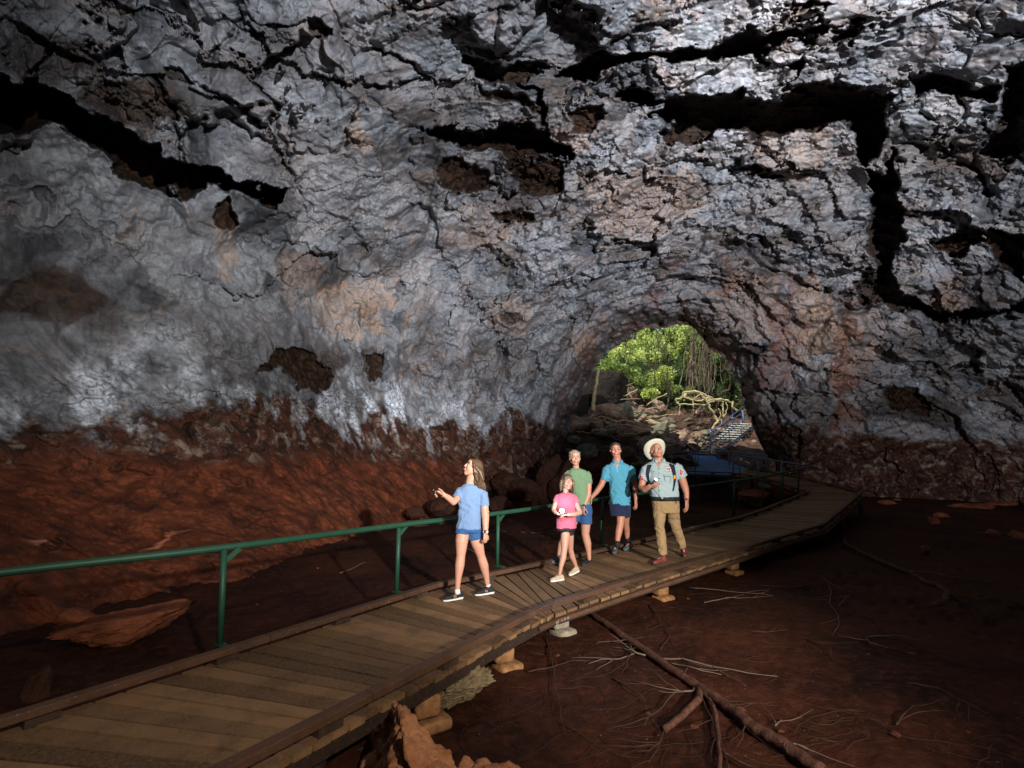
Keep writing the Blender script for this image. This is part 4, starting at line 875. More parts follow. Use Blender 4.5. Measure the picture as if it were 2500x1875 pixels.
TREES = [ # u, v, Y, rx px, ry px, n, mat, label
 (1492,905,37,38,38,2600,1,'leafy shrub over the dark hollow at the left of the cave mouth'),(1530,865,40,42,44,3200,0,'bright green tree at the upper left of the cave mouth'),
 (1585,850,43,44,50,3600,0,'sunlit green tree in the middle left of the opening'),(1640,845,44,42,52,3600,0,'brightest yellow green tree under the top of the arch'),(1690,845,43,36,44,2600,1,'green tree beside the hanging vines at the upper right'),
 (1560,925,40,46,36,2600,1,'shaded bush below the bright trees at the left'),(1625,925,42,44,38,2800,0,'green bush in the centre of the opening'),(1590,958,39,30,17,1600,0,'small bright bush on top of the rock pile'),
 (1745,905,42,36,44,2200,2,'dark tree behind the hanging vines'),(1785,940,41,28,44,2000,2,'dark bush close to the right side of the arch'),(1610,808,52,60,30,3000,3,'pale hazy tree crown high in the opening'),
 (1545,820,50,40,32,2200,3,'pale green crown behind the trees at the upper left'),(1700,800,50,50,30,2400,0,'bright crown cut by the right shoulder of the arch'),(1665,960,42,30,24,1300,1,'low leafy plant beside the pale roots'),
 (1505,950,38,26,18,900,1,'low green plant among the boulders at the left'),(1760,850,48,50,40,2200,1,'green crown behind the right shoulder of the arch'),(1470,860,46,40,40,2000,1,'tree crown behind the left shoulder of the arch'),(1640,890,50,110,80,6000,1,'tall wide tree at the back of the opening')]
for k, (u, v, Y, rx, ry, n, mi, lb) in enumerate(TREES):
    c = P(u, v, Y); sx = rx/F*Y; sz = ry/F*Y; zb = float(hill(c.x, c.y)); base_ = Vector((c.x, c.y, min(zb, c.z-sz*.5)))
    root = empty('tree' if ry > 30 else 'shrub', base_); tag(root, lb, 'tree' if ry > 30 else 'shrub')
    mb = MB(); rn = random.Random(k); top = c+Vector((0, 0, sz*.4))
    tp = wob([base_-Vector((0, 0, .3)), base_.lerp(top, .5)+Vector((rn.uniform(-.4, .4), 0, 0)), top], 5, .3, k); m = len(tp); mb.tube(tp, [.13*(1-.8*i/m) for i in range(m)], 7)
    for j in range(7):
        a = tp[rn.randrange(m//3, m-1)]; e = c+Vector((rn.uniform(-1, 1)*sx*.8, rn.uniform(-.8, .3)*sx*.7, rn.uniform(-.6, .8)*sz)); mb.tube(wob([a, a.lerp(e, .5)+Vector((0, 0, .3)), e], 4, .2, j), [.045, .04, .035, .03, .028, .024, .02, .016, .012][:9], 5)
    mb.build('trunk', M_trunkd if k % 2 else M_trunk, root)
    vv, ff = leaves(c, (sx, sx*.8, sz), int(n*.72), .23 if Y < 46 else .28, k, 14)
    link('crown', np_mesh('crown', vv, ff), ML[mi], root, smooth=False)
# carpet of creepers on the hill behind
r = np.random.default_rng(3); n = 26000; Y = r.uniform(41.5, 60, n); X = r.uniform(-.02, .62, n)*Y; z = hill(X, Y)+r.uniform(0, .9, n)
v0, f0 = leaves((0, 0, 0), (1, 1, 1), n, .24, 77); cent = v0.reshape(n, 4, 3).mean(1, keepdims=True); v0 = (v0.reshape(n, 4, 3)-cent+np.stack([X, Y, z], 1)[:, None]).reshape(-1, 3)
tag(link('undergrowth', np_mesh('undergrowth', v0, f0), ML[2], smooth=False), kind='stuff')
# hanging aerial roots / vines
M_vine = plain('grey_vine', (.24, .18, .12), .8, .2, .35, 3); M_vined = plain('dark_vine', (.07, .05, .035), .8, .2, .35, 3); M_root = plain('pale_root', (.50, .42, .22), .6, .3, .3, 3, .4)
for k in range(64):
    if k < 48: u = random.gauss(1712, 22); v0_, v1_ = random.uniform(790, 850), random.uniform(930, 978); Y = random.uniform(38.5, 40.5); mt = M_vine if random.random() < .7 else M_vined; g_ = 'curtain of hanging roots at the right of the opening'
    else: u = random.uniform(1510, 1660); v0_, v1_ = random.uniform(780, 840), random.uniform(900, 970); Y = random.uniform(38, 41); mt = M_vined; g_ = 'thin dark vines hanging in front of the trees'
    a = P(u+random.gauss(0, 5), v0_, Y); b = P(u+random.gauss(0, 7), v1_, Y)
    mb = MB(); mb.tube(wob([a, a.lerp(b, .35)+Vector((random.gauss(0, .15), 0, 0)), a.lerp(b, .7)+Vector((random.gauss(0, .15), 0, 0)), b], 6, .14, k), random.uniform(.012, .036), 5)
    tag(mb.build('hanging_root' if k < 48 else 'vine', mt), 'thin pale aerial root hanging in the curtain at the right of the opening' if k < 48 else 'thin dark vine hanging before the bright trees', 'root' if k < 48 else 'vine', g_)
def Z4(x, y, Y): return P(1360+x/3.95, 780+y/3.95, Y)
MB_k = .78
RT = empty('exposed_roots', Z4(1450, 850, 38.5)); tag(RT, 'thick pale yellow looping tree roots lying over the sunlit rocks', 'roots')
for k, (l, Y, rr_) in enumerate([([(1700,800),(1600,770),(1480,778),(1400,780),(1300,775),(1212,742),(1218,702),(1300,690),(1400,712),(1480,750),(1560,775)], 38.2, .085), ([(1212,745),(1140,772),(1158,812),(1280,822),(1420,826),(1515,790)], 38, .07),
   ([(1400,720),(1440,780),(1480,860),(1530,930),(1542,990),(1500,1060)], 37.8, .11), ([(1700,800),(1690,850),(1732,885)], 38, .08), ([(1600,790),(1597,880),(1612,940)], 38, .06), ([(1385,720),(1320,760),(1308,865)], 37.7, .05), ([(1225,745),(1255,700),(1340,700),(1430,735)], 38.6, .16),
   ([(1215,745),(1300,760),(1420,765),(1560,780),(1650,785)], 38.8, .14), ([(1170,790),(1180,850),(1170,930)], 38, .05), ([(1630,790),(1640,870),(1600,950)], 38, .045), ([(1560,1000),(1580,930),(1560,850)], 38, .04), ([(1060,720),(960,760),(860,830)], 37.5, .05)]):
    mb = MB(); mb.tube(wob([Z4(x, y, Y) for x, y in l], 6, .10, k), rr_*MB_k, 8); mb.build('root', M_root, RT)
mb = MB(); mb.tube(wob([Z4(345, 880, 33.2), Z4(362, 740, 33.2), Z4(385, 600, 33.2), Z4(400, 478, 33.2)], 6, .08, 5), [.13]*8+[.10]*11, 8)
tag(mb.build('dead_trunk', M_root), 'bare pale trunk leaning alone in the dark left of the opening', 'trunk')
mb = MB(); mb.tube(wob([Z4(1640, 400, 36), Z4(1615, 470, 36), Z4(1670, 560, 36), Z4(1670, 680, 36), Z4(1590, 710, 36)], 6, .08, 6), .09, 8)
tag(mb.build('twisted_vine', M_vined), 'thick dark twisted vine curling down beside the right side of the arch', 'vine')
for k in range(34):
    Y = random.uniform(30.5, 37); u = random.uniform(1395, 1640); X = (u-1250)/1250*Y; z = float(hill(X, Y))+.55; a = Vector((X, Y, z)); an = random.uniform(-.6, .9)
    b = a+Vector((math.cos(an)*random.uniform(.8, 2.6), .2, math.sin(an)*random.uniform(.6, 1.6))); mb = MB(); mb.tube(wob([a, b], 6, .14, k), random.uniform(.018, .045), 5)
    tag(mb.build('stick', M_root if k % 3 else M_vine), 'dry pale stick strewn over the dark boulders left of the stairs', 'stick', 'dry sticks on the boulder pile')
# ferns and moss beside the platform
for (u, v, Y, n, lb) in ((1665,1140,24.8,700,'low green ferns left of the blue platform'),(1560,1130,25.5,700,'dim green ferns behind the man and the guide'),(1850,1140,25.5,500,'patch of green weeds right of the far walkway')):
    c = P(u, v, Y); vv, ff = leaves(c-Vector((0, 0, .2)), (1.4, .8, .25), n, .12, int(u), 12); tag(link('fern_patch', np_mesh('fern', vv, ff), ML[1], smooth=False), lb, 'ferns')
for k in range(16):
    u = random.uniform(1835, 1885); Y = random.uniform(24.5, 28); p = P(u, 1150+random.uniform(-25, 20), Y); o = bpy.data.objects.new('boulder', prot[k % 9]); C.objects.link(o); s_ = random.uniform(.15, .4); o.location = p; o.scale = (s_,)*3; o.rotation_euler = (k, k, k)
    tag(o, 'reddish rock beside the foot of the right side of the arch', 'boulder', 'reddish rocks right of the far walkway')
# ================================================================ PEOPLE
from mathutils.bvhtree import BVHTree
def skin_mat(name, a, b):
    t = NT(name, .48, .4); t.base(t.mix(t.noise(14, 4), a, b)); t.b.inputs['Subsurface Weight'].default_value = .08; t.b.inputs['Subsurface Radius'].default_value = (.01, .004, .002)
    t.bump(t.noise(160, 3), .15, .001); return t.m
def cloth_mat(name, c, var=.12, rough=.85, weave=500, b=.25):
    t = NT(name, rough, .15); t.base(t.mix(t.noise(90, 3, .7), [x*(1-var) for x in c], [x*(1+var) for x in c])); t.b.inputs['Sheen Weight'].default_value = .15
    q = t.bump(t.noise(12, 4, .6), b, .01); t.bump(t.noise(weave, 2), .2, .001, q); return t.m
M_skin = skin_mat('skin', (.50, .25, .17), (.60, .32, .23)); M_skin2 = skin_mat('ruddy_skin', (.47, .20, .13), (.58, .27, .18))
M_eye = plain('eye_white', (.8, .78, .75), .25, .5, .03); M_iris = plain('iris', (.04, .03, .025), .2, .5, .1); M_lip = plain('lips', (.45, .12, .10), .4, .4, .1); M_teeth = plain('teeth', (.85, .82, .76), .3, .5, .03)
def hair_mat(name, a, b):
    t = NT(name, .42, .5); v = t.scale((90, 90, 9)); t.base(t.mix(t.noise(1., 4, .6, .4, v), a, b)); t.bump(t.noise(1., 4, .6, .4, v), .8, .006); return t.m
MH_brown = hair_mat('brown_hair', (.04, .022, .012), (.17, .095, .05)); MH_dark = hair_mat('dark_brown_hair', (.03, .018, .012), (.11, .065, .04)); MH_blond = hair_mat('greying_blond_hair', (.20, .14, .09), (.46, .37, .27)); MH_grey = hair_mat('grey_hair', (.14, .12, .11), (.38, .35, .32)); MH_child = hair_mat('light_brown_hair', (.06, .034, .02), (.19, .115, .065))
M_black = plain('black_fabric', (.018, .018, .022), .7, .3, .25, 40, .3); M_blackpl = plain('black_plastic', (.015, .015, .017), .3, .5, .1); M_whitecl = plain('white_fabric', (.75, .75, .76), .8, .2, .05, 40); M_silver = plain('silver_metal', (.6, .6, .62), .3, .5, .05, metal=.8)
def frame(f):
    f = Vector(f).normalized(); u = Vector((0, 0, 1)); u = (u-f*u.dot(f)).normalized(); r = f.cross(u)
    return Matrix((r, f, u)).transposed()
class Person:
    def __init__(s, label, Z, Yc, foot, f, hs, skin, group=None):
        s.Z = Z; s.Y = Yc; s.skin = skin; s.root = empty('person', foot); tag(s.root, label, 'person'); s.mb = MB(); s.hf = frame(f); s.hs = hs
        a = s.p(0, 0); b = s.p(100, 0); s.m = (b-a).length/100      # metres per zoom pixel
    def p(s, x, y, dy=0): u, v = s.Z(x, y); return P(u, v, s.Y+dy)
    def limb(s, pts, mb=None, seg=26):
        "pts: (x, y, half width in zoom px, dy)"
        mb = mb or s.mb
        for a, b in zip(pts[:-1], pts[1:]): mb.capsule(s.p(a[0], a[1], a[3]), s.p(b[0], b[1], b[3]), a[2]*s.m, b[2]*s.m, seg)
    def tubes(s, mb, pts, seg=18):
        "flat ended tube"
        mb.tube([s.p(a[0], a[1], a[3]) for a in pts], [a[2]*s.m for a in pts], seg)
    def loft(s, mb, secs, seg=28, yaw=0., dy=0.):
        "secs: (xl, xr, y, depth radius m[, slope])"
        rs = []
        for q in secs:
            xl, xr, y, ry = q[:4]; tl = q[4] if len(q) > 4 else 0; c = s.p((xl+xr)/2, y, dy); rx = (xr-xl)/2*s.m; r = []
            for j in range(seg):
                t = 2*math.pi*j/seg; cx = abs(math.cos(t))**.85*math.copysign(1, math.cos(t)); cy_ = abs(math.sin(t))**.85*math.copysign(1, math.sin(t))
                r.append(c+Vector((rx*cx, ry*cy_, -tl*s.m*cx)))
            rs.append(r)
        mb.rings(rs)
    def head(s, c, hair, gaze=(0, 0)):
        M = s.hf; h = s.hs = s.hs*1.05; mb = s.mb; T = lambda x, y, z: c+M @ Vector((x*h*1.10, y*h, z*h)); s.T = T; s.c = c
        E = lambda p, r, q=mb, **k: q.ell(T(*p), [r[0]*h*1.1, r[1]*h, r[2]*h], M, **k); Cp = lambda a, b, ra, rb, q=mb: q.capsule(T(*a), T(*b), ra*h, rb*h)
        E((0, -.06, .13), (.325, .42, .36)); E((0, .08, -.10), (.275, .29, .34)); E((0, .19, -.37), (.13, .13, .115))
        for sx in (-1, 1):
            Cp((sx*.21, .0, -.22), (sx*.06, .21, -.40), .085, .08); E((sx*.155, .265, -.10), (.11, .10, .12)); E((sx*.325, -.03, -.03), (.03, .07, .115)); E((sx*.045, .385, -.105), (.036, .045, .032)); Cp((sx*.05, .335, .115), (sx*.2, .29, .10), .05, .04)
        Cp((0, .37, .08), (0, .435, -.085), .035, .044); E((0, .345, -.235), (.115, .06, .075)); E((0, .28, .22), (.22, .11, .16))
        for sx in (-1, 1):
            q = MB(); E((sx*.135, .305, .025), (.056, .055, .034), q); e = q.build('eye', M_eye, s.root)
            q = MB(); E((sx*.135+gaze[0]*.02, .352, .025+gaze[1]*.02), (.026, .014, .029), q); q.build('iris', M_iris, e)
            q = MB(); q.tube([T(sx*.055, .385, .135), T(sx*.13, .375, .165), T(sx*.215, .315, .14)], [.012*h, .02*h, .008*h], 6); q.build('eyebrow', hair, s.root)
            q = MB(); q.tube([T(sx*.075, .352, .05), T(sx*.135, .362, .078), T(sx*.20, .315, .048)], [.009*h, .013*h, .008*h], 6); q.build('eyelid', hair if hair in (MH_brown, MH_dark, MH_child) else M_iris, s.root)
        q = MB(); q.tube([T(-.15, .305, -.19), T(-.075, .372, -.232), T(0, .392, -.247), T(.075, .372, -.232), T(.15, .305, -.19)], [.01*h, .026*h, .03*h, .026*h, .01*h], 8); m_ = q.build('mouth', M_lip, s.root)
        q = MB(); q.tube([T(-.11, .356, -.205), T(0, .410, -.233), T(.11, .356, -.205)], [.008*h, .02*h, .008*h], 8); q.build('teeth', M_teeth, m_)
    def hand(s, w, d, n, side=1, curl=.5, k=1., grip=None):
        "w wrist, d pointing direction, n palm normal, side: +1 thumb on d x n side"
        d = Vector(d).normalized(); n = Vector(n); n = (n-d*n.dot(d)).normalized(); l = d.cross(n)*side; mb = s.mb
        for i, (o, fl, sp_) in enumerate(((.030, .92, .10), (.010, 1.0, .03), (-.010, .94, -.03), (-.029, .74, -.10))):
            a = w+(l*o*.7+d*.005)*k; b = w+(l*o+d*(.088-.006*abs(i-1)))*k; mb.capsule(a, b, .0145*k, .0115*k, 10)
            dd = (d+l*sp_).normalized(); q = b; r = .0092*k
            for j, L in enumerate((.042, .027, .021)):
                c_ = curl*(1.15 if j else .7)*(1+.12*i); ax = dd.cross(n).normalized(); dd = (Matrix.Rotation(c_, 3, ax) @ dd).normalized()
                e = q+dd*(L*fl*k); mb.capsule(q, e, r, r*.88, 8); q = e; r *= .9
        a = w+(d*.022+l*.026)*k; dd = (d*.62+l*.75+n*.25).normalized(); b = a+dd*.042*k; mb.capsule(a, b, .0145*k, .012*k, 10)
        dd = (dd+d*.5+n*.35).normalized(); c_ = b+dd*.032*k; mb.capsule(b, c_, .0115*k, .0095*k, 10); mb.capsule(c_, c_+(dd+d*.3).normalized()*.02*k, .0095*k, .0075*k, 8)
    def body(s): s.bodyo = s.mb.build('body', s.skin, s.root, remesh=.0052, sm=5); return s.bodyo
    def garment(s, name, mb, mat, vox=.008, sm=4, wr=.006, seed=1, sc=9, dirx=1.):
        v = np.array([sc*dirx, sc, sc*.55]); 
        def dsp(co):
            w_ = np.stack([fbm(co*3+seed+j, 2, seed+j) for j in range(3)], 1)*.35; c2 = co+w_*.25; c2 = c2@np.array(Matrix.Rotation(.5, 3, 'Y'))
            return wr*1.05*(fbm(c2*v+seed, 3, seed, ridged=True)-.25)+wr*.75*fbm(c2*np.array([7, 7, 16.])+seed, 2, seed+9, ridged=True)-wr*.8
        return mb.build(name, mat, s.root, remesh=vox, sm=sm, disp=dsp)
    def shoe(s, heel, toe, L, up_, sole, zb=.0, pitch=0., high=0., colr=.78, lace=None, solew=1., sock=None, legtop=None, logo=None):
        hu, hv = s.Z(*heel); tu, tv = s.Z(*toe); a = Pz(hu, hv, zb); b = Pz(tu, tv, zb); d = (b-a); d.z = 0; d = d.normalized(); x = Vector((d.y, -d.x, 0)); c = (a+b)/2
        if pitch: d = (d*math.cos(pitch)-Vector((0, 0, 1))*math.sin(pitch)).normalized()
        z = x.cross(d); z = z if z.z > 0 else -z; h0 = c-d*L*.5+Vector((0, 0, L*.5*math.sin(pitch)*1.0+.004)); W_ = L*.165
        def ringz(t, w, zb_, zt, sq=1.):
            r = []
            for j in range(16):
                q = 2*math.pi*j/16; cx, sz_ = math.cos(q), math.sin(q); r.append(h0+d*(t*L)+x*(w*math.copysign(abs(cx)**.7, cx))+z*((zb_+zt)/2+(zt-zb_)/2*math.copysign(abs(sz_)**.8, sz_)))
            return r
        prof = [(.01, .45, .6), (.06, .72, .85), (.18, .80, 1.0), (.35, .78, 1.0), (.5, .85, .82), (.68, 1.0, .62), (.84, .95, .5), (.95, .66, .4), (.995, .3, .25)]
        H = L*.30
        q = MB(); q.rings([ringz(t, w*W_*.95, .012, .02+hh*H) for t, w, hh in prof]); q.capsule(h0+d*L*.2+z*(H*.75), h0+d*L*.22+z*(H*1.0+high), W_*colr, W_*colr*.95, 14)
        o = q.build('shoe', up_, s.root, remesh=.0055, sm=2)
        q = MB(); q.rings([ringz(t, w*W_*1.06*solew, 0, .026+(.008 if t < .3 else 0)) for t, w, hh in prof]); q.build('sole', sole, o)
        if lace is not None:
            for k in range(5):
                t = .36+.065*k; hh = np.interp(t, [q_[0] for q_ in prof], [q_[2] for q_ in prof])*H+.021; ww = W_*.5; q = MB()
                q.tube([h0+d*(t*L)+x*(-ww)+z*(hh-.012), h0+d*((t+.02)*L)+z*(hh+.004), h0+d*(t*L)+x*ww+z*(hh-.012)], .0032, 6); q.build('lace', lace, o)
        if logo is not None:
            t = .45; hh = .042
            for sgn in (-1, 1):
                nrm = x*sgn; pc = h0+d*(t*L)+nrm*(W_*.83)+z*.047
                if nrm.y < .2: text_mesh('logo', 'N', .045, face_M(pc, d*(1 if nrm.cross(z).dot(d) < 0 else -1), z*1.+nrm*-.35), logo, o, .003)
        return h0+d*L*.2+z*(H*1.0+high)
    def decal(s, name, quad, mat, off=.004, nx=8, ny=8, parent=None, target=None, zoom=True):
        o = target; bvh = s.bvh(o); vs = []; fs = []
        for j in range(ny+1):
            for i in range(nx+1):
                a, b = i/nx, j/ny; x = (quad[0][0]*(1-a)+quad[1][0]*a)*(1-b)+(quad[3][0]*(1-a)+quad[2][0]*a)*b; y = (quad[0][1]*(1-a)+quad[1][1]*a)*(1-b)+(quad[3][1]*(1-a)+quad[2][1]*a)*b
                vs.append(s.cast(bvh, x, y, off))
        for j in range(ny):
            for i in range(nx):
                k = j*(nx+1)+i; q = (k, k+nx+1, k+nx+2, k+1)
                if all(vs[m] is not None for m in q): fs.append(q)
        vs = [v if v is not None else Vector((0, 0, 0)) for v in vs]; me = bpy.data.meshes.new(name); me.from_pydata(vs, [], fs)
        import bmesh
        bm = bmesh.new(); bm.from_mesh(me); bmesh.ops.delete(bm, geom=[v for v in bm.verts if not v.link_faces], context='VERTS'); bm.to_mesh(me); bm.free()
        return link(name, me, mat, parent or s.root)
    def bvh(s, o):
        if not hasattr(s, '_b'): s._b = {}
        if o.name not in s._b: s._b[o.name] = BVHTree.FromPolygons([v.co[:] for v in o.data.vertices], [p.vertices[:] for p in o.data.polygons])
        return s._b[o.name]
    def cast(s, bvh, x, y, off):
        u, v = s.Z(x, y); q = P(u, v, 1.)-Vector((0, 0, CZ)); q.normalize(); h = bvh.ray_cast(Vector((0, 0, CZ)), q)
        return None if h[0] is None else h[0]-q*off
    def text(s, name, body, cx, cy, size, mat, target, parent, off=.006, slant=0.):
        "lettering wrapped on the cloth; size in zoom px"
        me = text_mesh(name, body, 1., Matrix.Identity(4), mat, parent, 0).data; bvh = s.bvh(target)
        for v in me.vertices:
            h = s.cast(bvh, cx+v.co.x*size, cy-v.co.y*size+v.co.x*size*slant, off); v.co = h if h is not None else s.p(cx, cy)
    def strap_watch(s, a, b, r, strapm, face=True):
        a = Vector(a); b = Vector(b); d = (b-a).normalized(); c = a; q = MB(); n = 20; toward = (Vector((0, 0, CZ))-c).normalized(); toward = (toward-d*toward.dot(d)).normalized(); y = d.cross(toward)
        ring = lambda rr_, o_: [c+d*o_+toward*(rr_*math.cos(2*math.pi*j/n))+y*(rr_*math.sin(2*math.pi*j/n)) for j in range(n)]
        q.rings([ring(r, -.011), ring(r+.003, -.010), ring(r+.003, .010), ring(r, .011)], False); w = q.build('watch', strapm, s.root)
        if face: q = MB(); q.box(c+toward*(r+.004), .030, .009, .032, Matrix((y, toward, d)).transposed()); q.build('watch_face', M_blackpl, w, bevel=.003)
def Z1(x, y): return 1000+x/3.688, 1050+y/3.688
def Z2(x, y): return 1320+x/4.485, 1070+y/4.485
def torch(label, a, b, r, mat, lit=None, power=0, col=(1, 1, 1), aim=None):
    a = Vector(a); b = Vector(b); d = (b-a).normalized(); L = (b-a).length; root = empty('torch', a); tag(root, label, 'torch')
    q = MB(); q.tube([a, a+d*L*.62, a+d*L*.72, b], [r*.8, r*.8, r*1.15, r*1.2], 14); q.build('barrel', mat, root)
    q = MB(); q.tube([b-d*.001, b+d*.004], [r*1.02, r*1.02], 14); q.build('lens', lit if lit else M_silver, root)
    if power: 
        o = spot('torch_light', b+d*.02, b+d*2, power, 80, .6, .02, col)
def spot(name, loc, aim, power, ang, blend, size=.12, col=(1, 1, 1)):
    l = bpy.data.lights.new(name, 'SPOT'); l.energy = power; l.spot_size = math.radians(ang); l.spot_blend = blend; l.shadow_soft_size = size; l.color = col
    o = bpy.data.objects.new(name, l); C.objects.link(o); o.location = loc; o.rotation_euler = (Vector(aim)-Vector(loc)).to_track_quat('-Z', 'Y').to_euler(); return o
def strands(T, h, mat, root, name, parts, vox=.006, sm=1):
    q = MB()
    for kind, *a in parts:
        if kind == 'e': q.ell(T(*a[0]), [a[1][0]*h*1.1, a[1][1]*h*1.03, a[1][2]*h*1.06], a[2])
        else: q.capsule(a[0], a[1], a[2], a[3], 10) if kind == 'w' else q.tube(a[0], a[1], 8)
    dsp = lambda co: .0022*fbm(co*np.array([70, 70, 14]), 2, 5)
    return q.build(name, mat, root, remesh=vox, sm=sm, disp=dsp)
M_jean = cloth_mat('blue_denim', (.03, .10, .26), .35, .8, 300); M_tee_blue = cloth_mat('blue_marl_shirt', (.155, .25, .43), .14); M_green_tee = cloth_mat('sage_shirt', (.17, .29, .17), .08); M_pink = cloth_mat('pink_shirt', (.58, .13, .19), .08); M_polo = cloth_mat('turquoise_polo', (.09, .34, .49), .08, weave=250); M_navy = cloth_mat('navy_shorts', (.018, .025, .065), .2); M_khaki = cloth_mat('khaki_trousers', (.36, .24, .12), .12); M_uniform = cloth_mat('pale_blue_uniform', (.36, .46, .48), .07)
M_solew = plain('white_sole', (.75, .75, .70), .6, .3, .1); M_soled = plain('dark_sole', (.05, .05, .05), .8, .3, .2); M_orange = emit and plain('orange_print', (.75, .22, .08), .5, .3, .05); M_greysh = plain('grey_shoe_mesh', (.10, .105, .115), .7, .3, .4, 60, .4); M_beige = plain('beige_shoe_mesh', (.50, .38, .26), .75, .3, .2, 60, .4); M_redboot = plain('red_brown_leather', (.20, .035, .03), .5, .4, .35, 30, .4); M_lace = plain('pale_lace', (.6, .5, .38), .8, .2, .1); M_felt = cloth_mat('cream_felt', (.58, .54, .42), .05, .9, 200, .1)
M_lamp = emit('torch_glow', (.85, .93, 1.), 14); M_lampb = emit('bright_torch_glow', (.70, .84, 1.), 200)
# ---------------------------------------------------------------- tall girl in blue
fp = Pz(*Z1(520, 1520)); A = Person('tall girl in a blue T-shirt and denim shorts looking up, torch in hand', Z1, fp.y, fp, (-.80, -.34, .47), .222, M_skin)
yl = Pz(*Z1(400, 1535)).y-fp.y; yr = Pz(*Z1(690, 1480)).y-fp.y
A.limb([(490,880,44,yl*.2),(476,945,58,yl*.28),(468,1000,57,yl*.4),(460,1130,40,yl*.6),(450,1220,42,yl*.75),(438,1330,28,yl*.9),(430,1430,21,yl)])
A.limb([(580,880,42,yr*.2),(595,985,54,yr*.32),(612,1030,54,yr*.4),(640,1130,38,yr*.6),(668,1220,42,yr*.75),(690,1320,28,yr*.9),(702,1400,20,yr)])
A.limb([(648,585,30,0),(674,690,36,-.02),(682,790,33,-.03),(683,870,27,-.05),(683,925,21,-.07)])
A.limb([(458,565,28,-.02),(418,625,30,-.10),(394,648,29,-.16),(352,612,26,-.22),(312,585,19,-.27)])
A.limb([(530,570,62,0),(530,640,62,0),(530,820,66,0)]); A.limb([(548,525,44,.02),(545,470,42,.015),(560,405,42,.01)])
hc = A.p(566, 345); A.head(hc, MH_brown, (-.6, .5))
A.hand(A.p(683, 930, -.07), (.02, -.1, -1), (-.5, .5, 0), 1, .75, .88); A.hand(A.p(312, 586, -.27), (-1, -.1, .30), (.0, -1, -.45), 1, 1.0, .92)
A.body(); T = A.T; h = A.hs
pr = [('e', (0, -.10, .15), (.36, .42, .385), A.hf), ('e', (0, -.25, -.05), (.33, .27, .34), A.hf)]
rn = random.Random(2)
for k in range(60):
    s_ = k/59*2-1; x0 = s_*.36; y0 = .05-.36*math.sqrt(max(0, 1-s_*s_)); a = T(x0, y0, .12); m_ = A.p(600+rn.uniform(-10, 62), 420+rn.uniform(-20, 25), .10*s_+.02); e = A.p(590+rn.uniform(-15, 100), 495+rn.uniform(0, 62), .09*s_+.03)
    pr.append(('t', [a, a.lerp(m_, .5)+Vector((.010, 0, .012)), m_, m_.lerp(e, .5)+Vector((rn.uniform(-.014, .016), 0, 0)), e], [.020, .021, .019, .014, .004]))
for k in range(6): pr.append(('t', [T(.1+.03*k, .30-.05*k, .38-.03*k), T(.33, .12-.04*k, .15), T(.37, -.05-.03*k, -.15), A.p(585+8*k, 470+10*k, -.05)], [.012, .015, .014, .006]))
for k in range(6): pr.append(('t', [T(-.1-.03*k, .30-.05*k, .38-.03*k), T(-.33, .12-.04*k, .15), T(-.37, -.05-.03*k, -.15), A.p(585+8*k, 470+10*k, .08)], [.012, .015, .014, .006]))
strands(T, h, MH_brown, A.root, 'hair', pr)
q = MB(); A.loft(q, [(505,590,482,.055),(462,625,505,.085),(425,655,545,.10),(428,640,620,.112),(432,638,700,.112),(430,640,780,.115),(420,640,850,.118),(416,642,888,.12,8)])
A.tubes(q, [(630,540,34,0),(655,575,48,0),(672,688,46,-.02)]); A.tubes(q, [(470,530,36,0),(445,570,46,-.03),(425,612,44,-.08)])
tee = A.garment('t_shirt', q, M_tee_blue, wr=.010, seed=3)
q = MB(); A.loft(q, [(425,635,850,.105),(418,642,890,.115),(420,640,915,.11)]); A.tubes(q, [(484,880,66,yl*.2),(478,934,70,yl*.25)]); A.tubes(q, [(582,880,64,yr*.2),(592,978,66,yr*.3)])
A.garment('denim_shorts', q, M_jean, wr=.005, seed=5)
A.shoe((450, 1528), (330, 1545), .25, M_black, M_solew, lace=None, logo=M_orange); A.shoe((745, 1478), (600, 1495), .25, M_black, M_solew, pitch=.0, logo=M_orange)
for x, y, dy in ((428, 1435, yl), (706, 1395, yr)):
    q = MB(); A.tubes(q, [(x, y-5, 22, dy), (x+4, y+40, 26, dy)]); q.build('sock', M_whitecl, A.root)
A.strap_watch(A.p(683, 918, -.068), A.p(683, 870, -.05), .030, M_whitecl)
torch('slim black torch held out by the tall girl', A.p(292, 596, -.315), A.p(214, 543, -.335), .014, M_blackpl)
# ---------------------------------------------------------------- child in pink
fp = Pz(*Z2(300, 1540)); B = Person('small girl in a pink T-shirt holding a bright torch at her waist', Z2, fp.y, fp, (.20, -.96, .10), .20, M_skin)
y1 = Pz(*Z2(180, 1570)).y-fp.y; y2 = Pz(*Z2(380, 1490)).y-fp.y
B.limb([(268,990,38,0),(270,1062,50,y1*.2),(266,1100,48,y1*.25),(258,1220,34,y1*.5),(245,1310,34,y1*.7),(222,1400,24,y1*.9),(207,1490,17,y1)])
B.limb([(308,990,36,.04),(318,1070,45,y2*.3),(325,1220,31,y2*.6),(345,1300,32,y2*.75),(375,1370,22,y2*.9),(394,1425,16,y2)])
B.limb([(368,662,24,0),(400,740,28,-.02),(430,815,27,-.06),(370,835,25,-.13),(305,838,20,-.18)]); B.limb([(176,662,23,0),(152,740,27,-.03),(142,790,25,-.06),(165,815,23,-.12),(190,825,18,-.17)])
B.limb([(280,670,50,0),(280,760,48,0),(280,900,52,0)]); B.limb([(270,620,30,.01),(272,560,29,0)])
